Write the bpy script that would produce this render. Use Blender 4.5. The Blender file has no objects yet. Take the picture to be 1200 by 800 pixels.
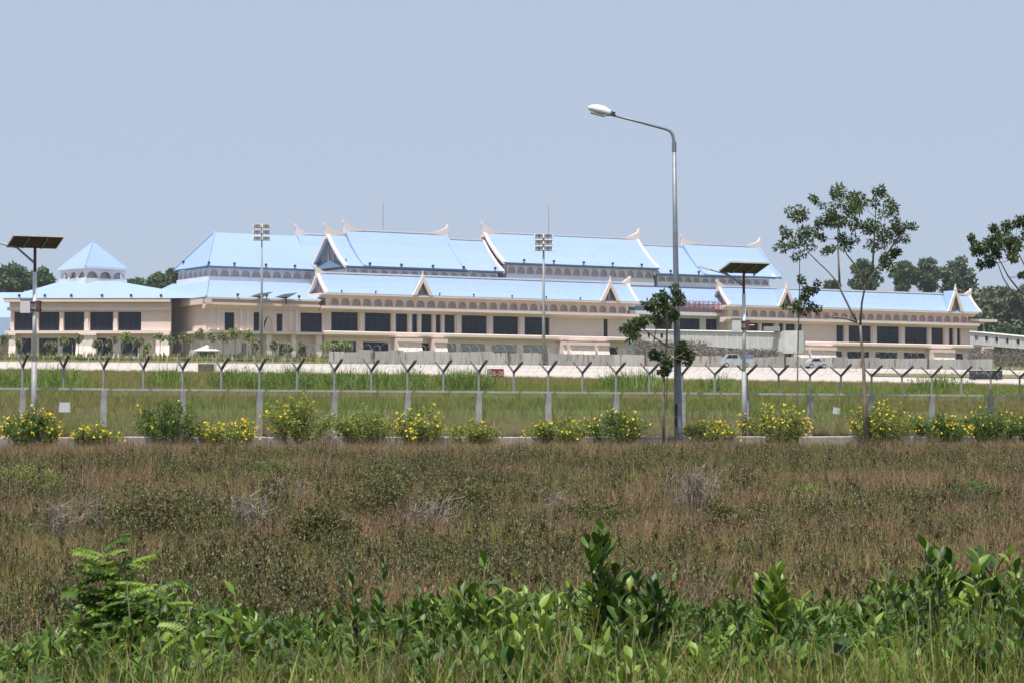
import bpy, bmesh, math, random
from mathutils import Vector, Matrix
R = math.radians
rnd = random.Random(7)
scene = bpy.context.scene
C = scene.collection

# ------------------------------------------------------------------ camera, sky, sun, exposure
EYE = 1.65                      # camera height over the ground at its feet
FPX = 3000.0                    # focal length in photo pixels (photo 1200 x 800)
HOR = 506.0                     # horizon row
PITCH = math.atan((HOR - 400.0) / FPX)
cam_d = bpy.data.cameras.new('camera'); cam = bpy.data.objects.new('camera', cam_d); C.objects.link(cam)
cam_d.sensor_width = 36.0; cam_d.lens = 36.0 * FPX / 1200.0
cam_d.clip_start = 0.5; cam_d.clip_end = 12000
cam.location = (0, 0, EYE); cam.rotation_euler = (R(90) + PITCH, 0, 0)
scene.camera = cam
cam_d.dof.use_dof = True; cam_d.dof.focus_distance = 60.0; cam_d.dof.aperture_fstop = 16.0

SUN_EL, SUN_AZ = R(70), R(204)     # azimuth from +Y, clockwise
sd = Vector((math.sin(SUN_AZ) * math.cos(SUN_EL), math.cos(SUN_AZ) * math.cos(SUN_EL), math.sin(SUN_EL)))
world = bpy.data.worlds.new('World'); scene.world = world; world.use_nodes = True
wn = world.node_tree.nodes; wl = world.node_tree.links
bg = wn['Background']
sky = wn.new('ShaderNodeTexSky'); sky.sky_type = 'NISHITA'; sky.sun_disc = False
sky.sun_elevation = SUN_EL; sky.sun_rotation = SUN_AZ
sky.air_density = 1.0; sky.dust_density = 1.0; sky.ozone_density = 1.0; sky.altitude = 0
hs = wn.new('ShaderNodeMixRGB'); hs.inputs[0].default_value = 0.88; hs.inputs[2].default_value = (3.93, 4.62, 5.9, 1)   # milky tropical haze over the blue
wl.new(sky.outputs[0], hs.inputs[1]); wl.new(hs.outputs[0], bg.inputs['Color'])
bg.inputs['Strength'].default_value = 0.098
sl = bpy.data.lights.new('sun', 'SUN'); sun = bpy.data.objects.new('sun', sl); C.objects.link(sun)
sl.energy = 4.6; sl.angle = R(0.55); sl.color = (1.0, 0.955, 0.89)
sun.rotation_euler = sd.to_track_quat('Z', 'Y').to_euler()
sun.location = (0, -20, 60)
scene.view_settings.view_transform = 'Standard'; scene.view_settings.look = 'None'
scene.view_settings.exposure = 0.35; scene.view_settings.gamma = 1.0
scene.view_settings.use_curve_mapping = False
scene.render.engine = 'CYCLES'
scene.cycles.use_denoising = True
scene.cycles.max_bounces = 6; scene.cycles.diffuse_bounces = 3; scene.cycles.glossy_bounces = 2
scene.cycles.transmission_bounces = 3; scene.cycles.transparent_max_bounces = 8; scene.cycles.volume_bounces = 0
scene.cycles.caustics_reflective = False; scene.cycles.caustics_refractive = False

# ------------------------------------------------------------------ pixel <-> place
def P(px, py, Y):
    """world point on the photo ray (px, py) at distance Y"""
    u = (px - 600.0) / FPX; v = (400.0 - py) / FPX
    yd = math.cos(PITCH) - v * math.sin(PITCH); zd = math.sin(PITCH) + v * math.cos(PITCH)
    return Vector((u * Y / yd, Y, EYE + zd * Y / yd))
def Zp(py, Y): return P(600, py, Y).z

# ------------------------------------------------------------------ materials
MATS = {}
def nodes_of(m):
    m.use_nodes = True
    return m.node_tree.nodes, m.node_tree.links, m.node_tree.nodes['Principled BSDF']
def mat(name, c1, c2=None, scale=3.0, rough=0.7, bump=0.0, metallic=0.0, stretch=(1, 1, 1), spec=0.5, detail=6.0, obj_rand=0.0):
    if name in MATS: return MATS[name]
    m = bpy.data.materials.new(name); n, l, p = nodes_of(m)
    p.inputs['Roughness'].default_value = rough; p.inputs['Metallic'].default_value = metallic
    p.inputs['Specular IOR Level'].default_value = spec
    if c2 is None: c2 = tuple(max(0, x * 0.8) for x in c1)
    tc = n.new('ShaderNodeTexCoord'); mp = n.new('ShaderNodeMapping'); mp.inputs['Scale'].default_value = stretch
    nz = n.new('ShaderNodeTexNoise'); nz.inputs['Scale'].default_value = scale; nz.inputs['Detail'].default_value = detail
    rp = n.new('ShaderNodeValToRGB'); rp.color_ramp.elements[0].position = 0.32; rp.color_ramp.elements[1].position = 0.68
    rp.color_ramp.elements[0].color = (*c2, 1); rp.color_ramp.elements[1].color = (*c1, 1)
    l.new(tc.outputs['Object'], mp.inputs[0]); l.new(mp.outputs[0], nz.inputs['Vector']); l.new(nz.outputs[0], rp.inputs[0])
    out = rp.outputs[0]
    if obj_rand > 0:
        oi = n.new('ShaderNodeObjectInfo'); h = n.new('ShaderNodeHueSaturation')
        mr = n.new('ShaderNodeMapRange'); mr.inputs['To Min'].default_value = 1 - obj_rand; mr.inputs['To Max'].default_value = 1 + obj_rand
        l.new(oi.outputs['Random'], mr.inputs['Value']); l.new(mr.outputs[0], h.inputs['Value']); l.new(out, h.inputs['Color']); out = h.outputs[0]
    l.new(out, p.inputs['Base Color'])
    if bump > 0:
        b = n.new('ShaderNodeBump'); b.inputs['Strength'].default_value = bump; b.inputs['Distance'].default_value = 0.05
        l.new(nz.outputs[0], b.inputs['Height']); l.new(b.outputs[0], p.inputs['Normal'])
    MATS[name] = m
    return m
def leaf_mat(name, cols, trans=0.3, rough=0.5, spec=0.35, rand='island'):
    """cols: list of colours picked per leaf"""
    if name in MATS: return MATS[name]
    m = bpy.data.materials.new(name); n, l, p = nodes_of(m)
    rp = n.new('ShaderNodeValToRGB')
    while len(rp.color_ramp.elements) < len(cols): rp.color_ramp.elements.new(0.5)
    for i, c in enumerate(cols):
        rp.color_ramp.elements[i].position = i / max(1, len(cols) - 1); rp.color_ramp.elements[i].color = (*c, 1)
    geo = n.new('ShaderNodeNewGeometry'); oi = n.new('ShaderNodeObjectInfo')
    ad = n.new('ShaderNodeMath'); ad.operation = 'ADD'; fr = n.new('ShaderNodeMath'); fr.operation = 'FRACT'
    if rand == 'mix':         # mostly leaf by leaf, partly by clump
        a2 = n.new('ShaderNodeMath'); a2.operation = 'MULTIPLY'; a2.inputs[1].default_value = 0.55
        b2 = n.new('ShaderNodeMath'); b2.operation = 'MULTIPLY'; b2.inputs[1].default_value = 0.45
        l.new(geo.outputs['Random Per Island'], a2.inputs[0]); l.new(oi.outputs['Random'], b2.inputs[0])
        l.new(a2.outputs[0], ad.inputs[0]); l.new(b2.outputs[0], ad.inputs[1]); src = ad.outputs[0]
    else:
        l.new(geo.outputs['Random Per Island'], ad.inputs[0]); l.new(oi.outputs['Random'], ad.inputs[1])
        l.new(ad.outputs[0], fr.inputs[0]); src = fr.outputs[0]
    l.new(src, rp.inputs[0]); l.new(rp.outputs[0], p.inputs['Base Color'])
    p.inputs['Roughness'].default_value = rough; p.inputs['Specular IOR Level'].default_value = spec
    tr = n.new('ShaderNodeBsdfTranslucent'); mx = n.new('ShaderNodeMixShader'); mx.inputs[0].default_value = trans
    h = n.new('ShaderNodeHueSaturation'); h.inputs['Hue'].default_value = 0.485; h.inputs['Value'].default_value = 1.25
    l.new(rp.outputs[0], h.inputs['Color']); l.new(h.outputs[0], tr.inputs['Color'])
    l.new(p.outputs[0], mx.inputs[1]); l.new(tr.outputs[0], mx.inputs[2])
    l.new(mx.outputs[0], n['Material Output'].inputs['Surface'])
    MATS[name] = m
    return m

M_ROOF = mat('roof_blue', (0.315, 0.420, 0.61), (0.30, 0.405, 0.595), scale=0.25, rough=0.42, spec=0.4)
M_GUTTER = mat('gutter_blue', (0.10, 0.16, 0.24), (0.08, 0.13, 0.20), rough=0.6)
M_WALL = mat('wall_pink', (0.77, 0.615, 0.545), (0.71, 0.56, 0.495), scale=0.35, rough=0.85)
M_TRIM = mat('trim_cream', (0.84, 0.70, 0.63), (0.78, 0.64, 0.575), scale=0.5, rough=0.8)
M_CLER = mat('clerestory_white', (0.78, 0.745, 0.74), (0.70, 0.67, 0.67), scale=0.5, rough=0.8)
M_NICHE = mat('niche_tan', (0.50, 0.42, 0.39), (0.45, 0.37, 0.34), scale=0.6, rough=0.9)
M_GABLE = mat('gable_board', (0.34, 0.27, 0.24), (0.26, 0.21, 0.19), scale=1.5, rough=0.85, stretch=(1, 1, 3))
M_GLASS = mat('dark_glass', (0.012, 0.016, 0.028), (0.02, 0.025, 0.04), scale=0.3, rough=0.15, spec=0.2)
M_FRAME = mat('window_frame', (0.06, 0.06, 0.07), rough=0.5)
M_SHUT = mat('grey_shutter', (0.36, 0.37, 0.39), (0.30, 0.31, 0.33), scale=2, rough=0.6, stretch=(0.2, 0.2, 6))
M_BRIDGE = mat('bridge_grey', (0.68, 0.67, 0.66), (0.58, 0.57, 0.56), scale=0.7, rough=0.6)
M_DARK = mat('dark_metal', (0.03, 0.03, 0.033), (0.05, 0.05, 0.05), rough=0.6)
M_GALV = mat('galvanised', (0.36, 0.365, 0.36), (0.28, 0.285, 0.28), scale=6, rough=0.6, metallic=0.15, bump=0.05)
M_POLE = mat('lamp_pole_grey', (0.23, 0.26, 0.28), (0.18, 0.21, 0.23), scale=4, rough=0.5, metallic=0.3)
M_WHITE = mat('white_paint', (0.78, 0.77, 0.75), (0.66, 0.65, 0.63), scale=4, rough=0.5)
M_CONC = mat('concrete_post', (0.44, 0.43, 0.41), (0.30, 0.30, 0.29), scale=5, rough=0.9, bump=0.3, obj_rand=0.08)
M_KERB = mat('kerb_concrete', (0.46, 0.42, 0.38), (0.30, 0.28, 0.25), scale=4, rough=0.92, bump=0.3, obj_rand=0.12)
M_ARM = mat('fence_arm_steel', (0.13, 0.13, 0.13), (0.09, 0.09, 0.09), scale=6, rough=0.6, metallic=0.3)
M_RAIL = mat('rail_pale', (0.50, 0.50, 0.44), (0.38, 0.38, 0.33), scale=5, rough=0.6)
M_WIRE = mat('fence_wire', (0.36, 0.36, 0.32), (0.28, 0.28, 0.25), scale=6, rough=0.55, metallic=0.3)
M_BARK = mat('bark_grey', (0.27, 0.22, 0.17), (0.15, 0.12, 0.09), scale=9, rough=0.9, bump=0.5, stretch=(1, 1, 0.3))
M_TWIG = mat('twig_brown', (0.16, 0.12, 0.08), (0.09, 0.07, 0.05), scale=9, rough=0.9)
M_DEAD = mat('dead_twig', (0.33, 0.28, 0.23), (0.20, 0.16, 0.13), scale=7, rough=0.9)
M_STEM = mat('green_stem', (0.10, 0.12, 0.045), (0.12, 0.08, 0.04), scale=6, rough=0.8)
M_PANEL = mat('panel_underside', (0.10, 0.095, 0.08), (0.07, 0.065, 0.055), scale=1, rough=0.6)
M_CELL = mat('solar_cell', (0.012, 0.016, 0.04), (0.02, 0.025, 0.05), rough=0.2)
M_ALU = mat('aluminium_frame', (0.55, 0.54, 0.50), rough=0.45, metallic=0.3)
M_RUST = mat('rust_pipe', (0.16, 0.06, 0.045), (0.10, 0.045, 0.04), scale=8, rough=0.85)
M_RED = mat('sign_red', (0.26, 0.028, 0.03), (0.20, 0.022, 0.025), rough=0.6)
M_REDL = mat('letter_red', (0.42, 0.10, 0.09), (0.30, 0.07, 0.07), rough=0.6)
M_PINKL = mat('sign_letter', (0.62, 0.42, 0.40), rough=0.6)
M_OLIVE = mat('sign_back_olive', (0.13, 0.11, 0.06), (0.06, 0.05, 0.03), scale=2, rough=0.8)
M_BLACK = mat('sign_black', (0.015, 0.015, 0.018), (0.03, 0.03, 0.03), scale=3, rough=0.5)
M_CARW = mat('car_white', (0.40, 0.42, 0.45), rough=0.35)
M_CARB = mat('car_blue', (0.14, 0.20, 0.34), rough=0.4)
M_TYRE = mat('tyre', (0.02, 0.02, 0.02), rough=0.9)
M_PLASTER = mat('plaster_white', (0.66, 0.64, 0.60), rough=0.9)
M_PETAL = leaf_mat('yellow_petal', [(0.86, 0.60, 0.015), (0.90, 0.72, 0.06), (0.80, 0.48, 0.01)], trans=0.25, rough=0.7, spec=0.2)
M_BUSH = leaf_mat('bush_leaf', [(0.055, 0.115, 0.018), (0.10, 0.18, 0.025), (0.17, 0.25, 0.045), (0.035, 0.075, 0.015)], trans=0.3)
M_BUSHY = leaf_mat('bush_leaf_yellowish', [(0.12, 0.18, 0.03), (0.24, 0.29, 0.055), (0.33, 0.37, 0.10), (0.08, 0.13, 0.022)], trans=0.3)
M_SAPL = leaf_mat('sapling_leaf', [(0.028, 0.055, 0.012), (0.06, 0.105, 0.02), (0.14, 0.185, 0.05), (0.04, 0.075, 0.015), (0.09, 0.14, 0.03)], trans=0.28, rough=0.4, spec=0.5)
M_FAR = leaf_mat('far_tree_leaf', [(0.045, 0.08, 0.03), (0.075, 0.12, 0.042), (0.11, 0.16, 0.055), (0.036, 0.066, 0.026)], trans=0.15)
M_FARO = leaf_mat('far_wood_leaf', [(0.085, 0.098, 0.045), (0.11, 0.135, 0.058), (0.14, 0.15, 0.07), (0.065, 0.085, 0.042)], trans=0.15)
M_FARY = leaf_mat('far_light_leaf', [(0.14, 0.17, 0.05), (0.24, 0.25, 0.09), (0.10, 0.13, 0.04)], trans=0.2)
M_LEAF = leaf_mat('broad_leaf', [(0.026, 0.060, 0.009), (0.050, 0.108, 0.012), (0.095, 0.175, 0.018), (0.036, 0.078, 0.010), (0.14, 0.215, 0.03)], trans=0.22, rough=0.45, spec=0.3)
M_LEAFL = leaf_mat('light_leaf', [(0.11, 0.19, 0.024), (0.18, 0.275, 0.034), (0.25, 0.34, 0.05), (0.13, 0.22, 0.026)], trans=0.28, rough=0.42, spec=0.38)
M_LEAFD = leaf_mat('dark_leaf', [(0.018, 0.048, 0.010), (0.030, 0.075, 0.012), (0.052, 0.115, 0.018)], trans=0.25, rough=0.48, spec=0.25)
M_OLEAF = leaf_mat('olive_leaf', [(0.07, 0.095, 0.022), (0.115, 0.135, 0.032), (0.17, 0.155, 0.055), (0.05, 0.075, 0.018), (0.19, 0.085, 0.036)], trans=0.15)
M_BROWN = leaf_mat('brown_grass', [(0.14, 0.068, 0.052), (0.26, 0.145, 0.10), (0.20, 0.15, 0.066), (0.36, 0.23, 0.16), (0.17, 0.088, 0.076), (0.29, 0.22, 0.115)], trans=0.1, rough=0.8, spec=0.15, rand='mix')
M_OLGR = leaf_mat('olive_grass', [(0.12, 0.145, 0.026), (0.19, 0.195, 0.042), (0.26, 0.21, 0.075), (0.095, 0.125, 0.02)], trans=0.14, rough=0.7, spec=0.2, rand='mix')
M_GRASS = leaf_mat('green_grass', [(0.065, 0.125, 0.014), (0.115, 0.18, 0.024), (0.185, 0.245, 0.045), (0.055, 0.095, 0.014)], trans=0.18, rough=0.6, spec=0.3, rand='mix')
M_STRAW = leaf_mat('straw_grass', [(0.34, 0.27, 0.16), (0.27, 0.20, 0.12), (0.20, 0.15, 0.09)], trans=0.2, rough=0.8, spec=0.15, rand='mix')

# ground: soil and litter under the grass, greener on the slope behind the fence
def ground_material():
    m = bpy.data.materials.new('ground_soil_grass'); n, l, p = nodes_of(m)
    tc = n.new('ShaderNodeTexCoord')
    n1 = n.new('ShaderNodeTexNoise'); n1.inputs['Scale'].default_value = 0.09; n1.inputs['Detail'].default_value = 8
    n2 = n.new('ShaderNodeTexNoise'); n2.inputs['Scale'].default_value = 1.7; n2.inputs['Detail'].default_value = 8
    r1 = n.new('ShaderNodeValToRGB'); r1.color_ramp.elements[0].position = 0.38; r1.color_ramp.elements[1].position = 0.62
    r1.color_ramp.elements[0].color = (0.12, 0.145, 0.03, 1); r1.color_ramp.elements[1].color = (0.19, 0.165, 0.06, 1)
    r2 = n.new('ShaderNodeValToRGB'); r2.color_ramp.elements[0].position = 0.3; r2.color_ramp.elements[1].position = 0.7
    r2.color_ramp.elements[0].color = (0.45, 0.45, 0.45, 1); r2.color_ramp.elements[1].color = (1.1, 1.1, 1.1, 1)
    mx = n.new('ShaderNodeMixRGB'); mx.blend_type = 'MULTIPLY'; mx.inputs[0].default_value = 0.8
    sp = n.new('ShaderNodeSeparateXYZ'); mr = n.new('ShaderNodeMapRange')
    mr.inputs['From Min'].default_value = 70; mr.inputs['From Max'].default_value = 112
    fm = n.new('ShaderNodeMixRGB'); fm.inputs[1].default_value = (0.034, 0.025, 0.015, 1)
    l.new(tc.outputs['Object'], n1.inputs['Vector']); l.new(tc.outputs['Object'], n2.inputs['Vector']); l.new(tc.outputs['Object'], sp.inputs[0])
    l.new(n1.outputs[0], r1.inputs[0]); l.new(n2.outputs[0], r2.inputs[0]); l.new(sp.outputs['Y'], mr.inputs['Value'])
    l.new(r1.outputs[0], mx.inputs[1]); l.new(r2.outputs[0], mx.inputs[2])
    l.new(mr.outputs[0], fm.inputs[0]); l.new(mx.outputs[0], fm.inputs[2]); l.new(fm.outputs[0], p.inputs['Base Color'])
    p.inputs['Roughness'].default_value = 0.95; p.inputs['Specular IOR Level'].default_value = 0.1
    return m
M_GROUND = ground_material()
M_RUNWAY = mat('runway_concrete', (0.50, 0.44, 0.395), (0.42, 0.365, 0.325), scale=0.06, rough=0.9, stretch=(0.25, 3, 1))
M_HOARD = None

# ------------------------------------------------------------------ mesh helpers
class MB:
    def __init__(s): s.v = []; s.f = []; s.mi = []
    def add(s, vs, fs, mi=0):
        o = len(s.v); s.v += [tuple(x) for x in vs]; s.f += [tuple(i + o for i in f) for f in fs]; s.mi += [mi] * len(fs); return s
    def box(s, x0, x1, y0, y1, z0, z1, mi=0):
        return s.add([(x0, y0, z0), (x1, y0, z0), (x1, y1, z0), (x0, y1, z0), (x0, y0, z1), (x1, y0, z1), (x1, y1, z1), (x0, y1, z1)],
              [(0, 3, 2, 1), (4, 5, 6, 7), (0, 1, 5, 4), (1, 2, 6, 5), (2, 3, 7, 6), (3, 0, 4, 7)], mi)
    def obox(s, c, ax, ay, az, hx, hy, hz, mi=0):
        c = Vector(c); vs = []
        for k in (-1, 1):
            for j, i in ((-1, -1), (-1, 1), (1, 1), (1, -1)): vs.append(c + Vector(ax) * hx * i + Vector(ay) * hy * j + Vector(az) * hz * k)
        return s.add(vs, [(0, 3, 2, 1), (4, 5, 6, 7), (0, 1, 5, 4), (1, 2, 6, 5), (2, 3, 7, 6), (3, 0, 4, 7)], mi)
    def prism(s, poly, fn, a, b, mi=0):
        """poly: list of 2-D points; fn(p, h) -> 3-D; extruded from a to b"""
        n = len(poly); vs = [fn(p, a) for p in poly] + [fn(p, b) for p in poly]
        fs = [tuple(range(n))[::-1], tuple(range(n, 2 * n))] + [(i, (i + 1) % n, n + (i + 1) % n, n + i) for i in range(n)]
        return s.add(vs, fs, mi)
    def tube(s, pts, rad, n=6, mi=0, cap=True):
        pts = [Vector(p) for p in pts]; k = len(pts)
        if not isinstance(rad, (list, tuple)): rad = [rad] * k
        vs = []; fs = []
        for i, p in enumerate(pts):
            d = (pts[min(i + 1, k - 1)] - pts[max(i - 1, 0)])
            d = d.normalized() if d.length > 1e-9 else Vector((0, 0, 1))
            a = d.cross(Vector((0.31, 0.95, 0.05))); a = a.normalized() if a.length > 1e-3 else d.cross(Vector((1, 0, 0))).normalized()
            b = d.cross(a)
            for j in range(n):
                t = 2 * math.pi * j / n; vs.append(p + (a * math.cos(t) + b * math.sin(t)) * rad[i])
        for i in range(k - 1):
            for j in range(n):
                fs.append((i * n + j, i * n + (j + 1) % n, (i + 1) * n + (j + 1) % n, (i + 1) * n + j))
        if cap: fs.append(tuple(range(n))[::-1]); fs.append(tuple((k - 1) * n + j for j in range(n)))
        return s.add(vs, fs, mi)
    def mesh(s, name, mats):
        m = bpy.data.meshes.new(name); m.from_pydata(s.v, [], s.f)
        if not isinstance(mats, (list, tuple)): mats = [mats]
        for x in mats: m.materials.append(x)
        if any(s.mi): m.polygons.foreach_set('material_index', s.mi)
        m.update(); return m
    def build(s, name, mats, parent=None, smooth=False, fix=True, loc=None):
        m = s.mesh(name, mats)
        if fix:
            bm = bmesh.new(); bm.from_mesh(m); bmesh.ops.recalc_face_normals(bm, faces=bm.faces); bm.to_mesh(m); bm.free()
        if smooth: m.polygons.foreach_set('use_smooth', [True] * len(m.polygons))
        return link(name, m, parent, loc)
def link(name, m, parent=None, loc=None):
    o = bpy.data.objects.new(name, m); C.objects.link(o)
    if parent is not None: o.parent = parent
    if loc is not None: o.location = loc
    return o
def tag(o, label=None, cat=None, group=None, kind=None):
    if label: o['label'] = label
    if cat: o['category'] = cat
    if group: o['group'] = group
    if kind: o['kind'] = kind
    return o
def empty(name, loc=(0, 0, 0), rz=0.0):
    o = bpy.data.objects.new(name, None); C.objects.link(o); o.location = loc; o.rotation_euler = (0, 0, rz); o.empty_display_size = 0.3
    return o
def copy_tree(o, parent=None):
    c = o.copy(); C.objects.link(c); c.parent = parent
    for ch in list(o.children): copy_tree(ch, c)
    return c

# ------------------------------------------------------------------ fence line and terrain
FL = Vector((-16.66, 83.3)); FR = Vector((20.0, 100.0))
fdir = (FR - FL).normalized(); fnorm = Vector((fdir.y, -fdir.x))       # fnorm points to the camera side
FPHI = math.atan2(fdir.y, fdir.x)
def fence_pt(px, off=0.0):
    """ground point of the fence line (moved off metres towards the camera) seen at column px"""
    u = (px - 600) / FPX; o = FL + fnorm * off
    s = (u * o.y - o.x) / (fdir.x - u * fdir.y)
    return o + fdir * s
def fence_Y(u, off=0.0):
    o = FL + fnorm * off; s = (u * o.y - o.x) / (fdir.x - u * fdir.y)
    return (o + fdir * s).y
def lerp3(u, a, b, c):
    u = max(-0.34, min(0.34, u))
    return b + (b - a) * (u / 0.2) if u < 0 else b + (c - b) * (u / 0.2)
def yz(py, Y): return (HOR - py) / FPX * Y
KERB = 1.35
def rows(u):
    """terrain rows (Y, eye-relative z) across the view direction u"""
    uc = max(-0.3, min(0.3, u))
    k = fence_Y(uc, KERB); f = fence_Y(uc, 0)
    r = [(-80, -1.65), (0, -1.65), (12, -1.66), (22, -1.60), (34, -1.42), (48, -1.18), (62, -0.95)]
    r += [(k - 6, -0.66), (k - 0.2, -0.62), (k + 0.1, -0.26), (f + 3, -0.24)]
    r += [(150, lerp3(u, 2.3, 2.15, 1.9))]
    n0 = (lerp3(u, 300, 260, 230), lerp3(u, yz(433, 300), yz(443, 260), yz(453, 230)))
    n1 = (lerp3(u, 400, 380, 350), lerp3(u, yz(424, 400), yz(428, 380), yz(434, 350)))
    cr = (lerp3(u, 470, 512, 575), lerp3(u, yz(419, 470), yz(421.5, 512), yz(429, 575)))
    r += [(n0[0] * 0.78, n0[1] * 0.70), n0, n1, cr, (700, 15.2), (1400, 16), (6000, 18)]
    return r
NROAD = 13                                    # row index of the near runway edge
def ground_z(X, Y):
    u = X / max(Y, 60.0); r = rows(u)
    for (a, za), (b, zb) in zip(r, r[1:]):
        if Y <= b: return EYE + za + (zb - za) * max(0, (Y - a)) / (b - a)
    return EYE + r[-1][1]
us = sorted(set([round(-1.2 + 0.1 * i, 3) for i in range(25)] + [round(-0.34 + 0.02 * i, 3) for i in range(35)]))
gv = []; NR = len(rows(0))
SUB = 3
for u in us:
    r = rows(u); q = []
    for (a, za), (b, zb) in zip(r, r[1:]):
        for k in range(SUB): q.append((a + (b - a) * k / SUB, za + (zb - za) * k / SUB))
    q.append(r[-1])
    gv.append([(u * max(Y, 60.0), Y, EYE + z) for Y, z in q])
NQ = len(gv[0])
g = MB(); g.v = [v for col in gv for v in col]
for i in range(len(us) - 1):
    for j in range(NQ - 1): g.f.append((i * NQ + j, (i + 1) * NQ + j, (i + 1) * NQ + j + 1, i * NQ + j + 1)); g.mi.append(0)
tag(g.build('ground', M_GROUND, smooth=True), 'rough grassy ground from the field up to the airport platform', 'ground', kind='structure')
# runway and taxiway: concrete sheet laid on the same grid
def strip(name, j0, j1, frac0, frac1, lift, material, ufilter=None):
    m = MB(); cols = [i for i, u in enumerate(us) if (ufilter is None or ufilter(u))]
    def at(i, t):
        a = j0 + t * (j1 - j0); k = min(int(a), NQ - 2); w = a - k
        p = Vector(gv[i][k]).lerp(Vector(gv[i][k + 1]), w); p.z += lift; return p
    N = 6
    for a, b in zip(cols, cols[1:]):
        for k in range(N):
            f0 = (frac0(us[a]), frac0(us[b])); f1 = (frac1(us[a]), frac1(us[b]))
            t = [(f0[q] + (f1[q] - f0[q]) * kk / N) for kk in (k, k + 1) for q in (0, 1)]
            m.add([at(a, t[0]), at(b, t[1]), at(b, t[3]), at(a, t[2])], [(0, 1, 2, 3)])
    return m.build(name, material)
tag(strip('runway', NROAD * SUB, (NROAD + 1) * SUB, lambda u: 0.0, lambda u: 1.0, 0.06, M_RUNWAY), 'pale concrete runway crossing in front of the terminal', 'runway', kind='structure')
M_ISLE = mat('island_grass', (0.17, 0.15, 0.055), (0.11, 0.11, 0.04), scale=0.2, rough=0.95)
tag(strip('grass_island', NROAD * SUB, (NROAD + 1) * SUB, lambda u: 0.36 + max(0, 0.16 - u) * 0.7, lambda u: 0.60 - max(0, 0.18 - u) * 0.6, 0.12, M_ISLE, lambda u: u > 0.13), 'brown grass strip between runway and taxiway', 'grass strip', kind='structure')

# ------------------------------------------------------------------ terminal building
BPHI = R(30.1); be = Vector((math.cos(BPHI), math.sin(BPHI))); bn = Vector((-math.sin(BPHI), math.cos(BPHI)))
BO = Vector((-31.2, 520.0)); BZ = EYE + 14.9
term = empty('terminal_building', (BO.x, BO.y, BZ), BPHI)
tag(term, 'long two storey airport terminal with light blue roofs and pinkish walls', 'terminal')
def S(px, t=0.0):
    u = (px - 600) / FPX; o = BO + bn * t
    return (u * o.y - o.x) / (be.x - u * be.y)
def YB(px, t=0.0): return (BO + bn * t + be * S(px, t)).y
def Z(py, px, t=0.0): return Zp(py, YB(px, t)) - BZ                 # height over the building's base
def bbox(name, s0, s1, t0, t1, z0, z1, m, parent=term):
    return MB().box(s0, s1, t0, t1, z0, z1).build(name, m, parent)

def make_window(s0, s1, z0, z1, t, parent=term, mull=None, depth=0.35):
    """frame with mullions as the part, glass pane as the sub-part; t = wall face"""
    m = MB(); w = 0.09; ta, tb = t + depth, t + depth + 0.12
    m.box(s0, s0 + w, ta, tb, z0, z1); m.box(s1 - w, s1, ta, tb, z0, z1)
    m.box(s0 + w, s1 - w, ta, tb, z0, z0 + w); m.box(s0 + w, s1 - w, ta, tb, z1 - w, z1)
    n = mull if mull is not None else max(0, int((s1 - s0) / 1.3) - 1)
    for i in range(n):
        c = s0 + (s1 - s0) * (i + 1) / (n + 1); m.box(c - 0.04, c + 0.04, ta, tb, z0 + w, z1 - w)
    if z1 - z0 > 3: m.box(s0 + w, s1 - w, ta + 0.01, tb - 0.01, z0 + (z1 - z0) * 0.72, z0 + (z1 - z0) * 0.72 + 0.06)
    f = m.build('window', M_FRAME, parent)
    MB().box(s0 + w / 2, s1 - w / 2, ta + 0.05, ta + 0.08, z0 + w / 2, z1 - w / 2).build('pane', M_GLASS, f)
    return f
def wall_band(s0, s1, t, th, z0, z1, wins, parent=term, material=None, name='wall'):
    """wall from s0..s1 with real openings (a, b, za, zb)"""
    m = MB(); x = s0
    for a, b, za, zb in sorted(wins):
        if a > x: m.box(x, a, t, t + th, z0, z1)
        if za > z0: m.box(a, b, t, t + th, z0, za)
        if zb < z1: m.box(a, b, t, t + th, zb, z1)
        x = b
    if x < s1: m.box(x, s1, t, t + th, z0, z1)
    return m.build(name, material or M_WALL, parent)

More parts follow.
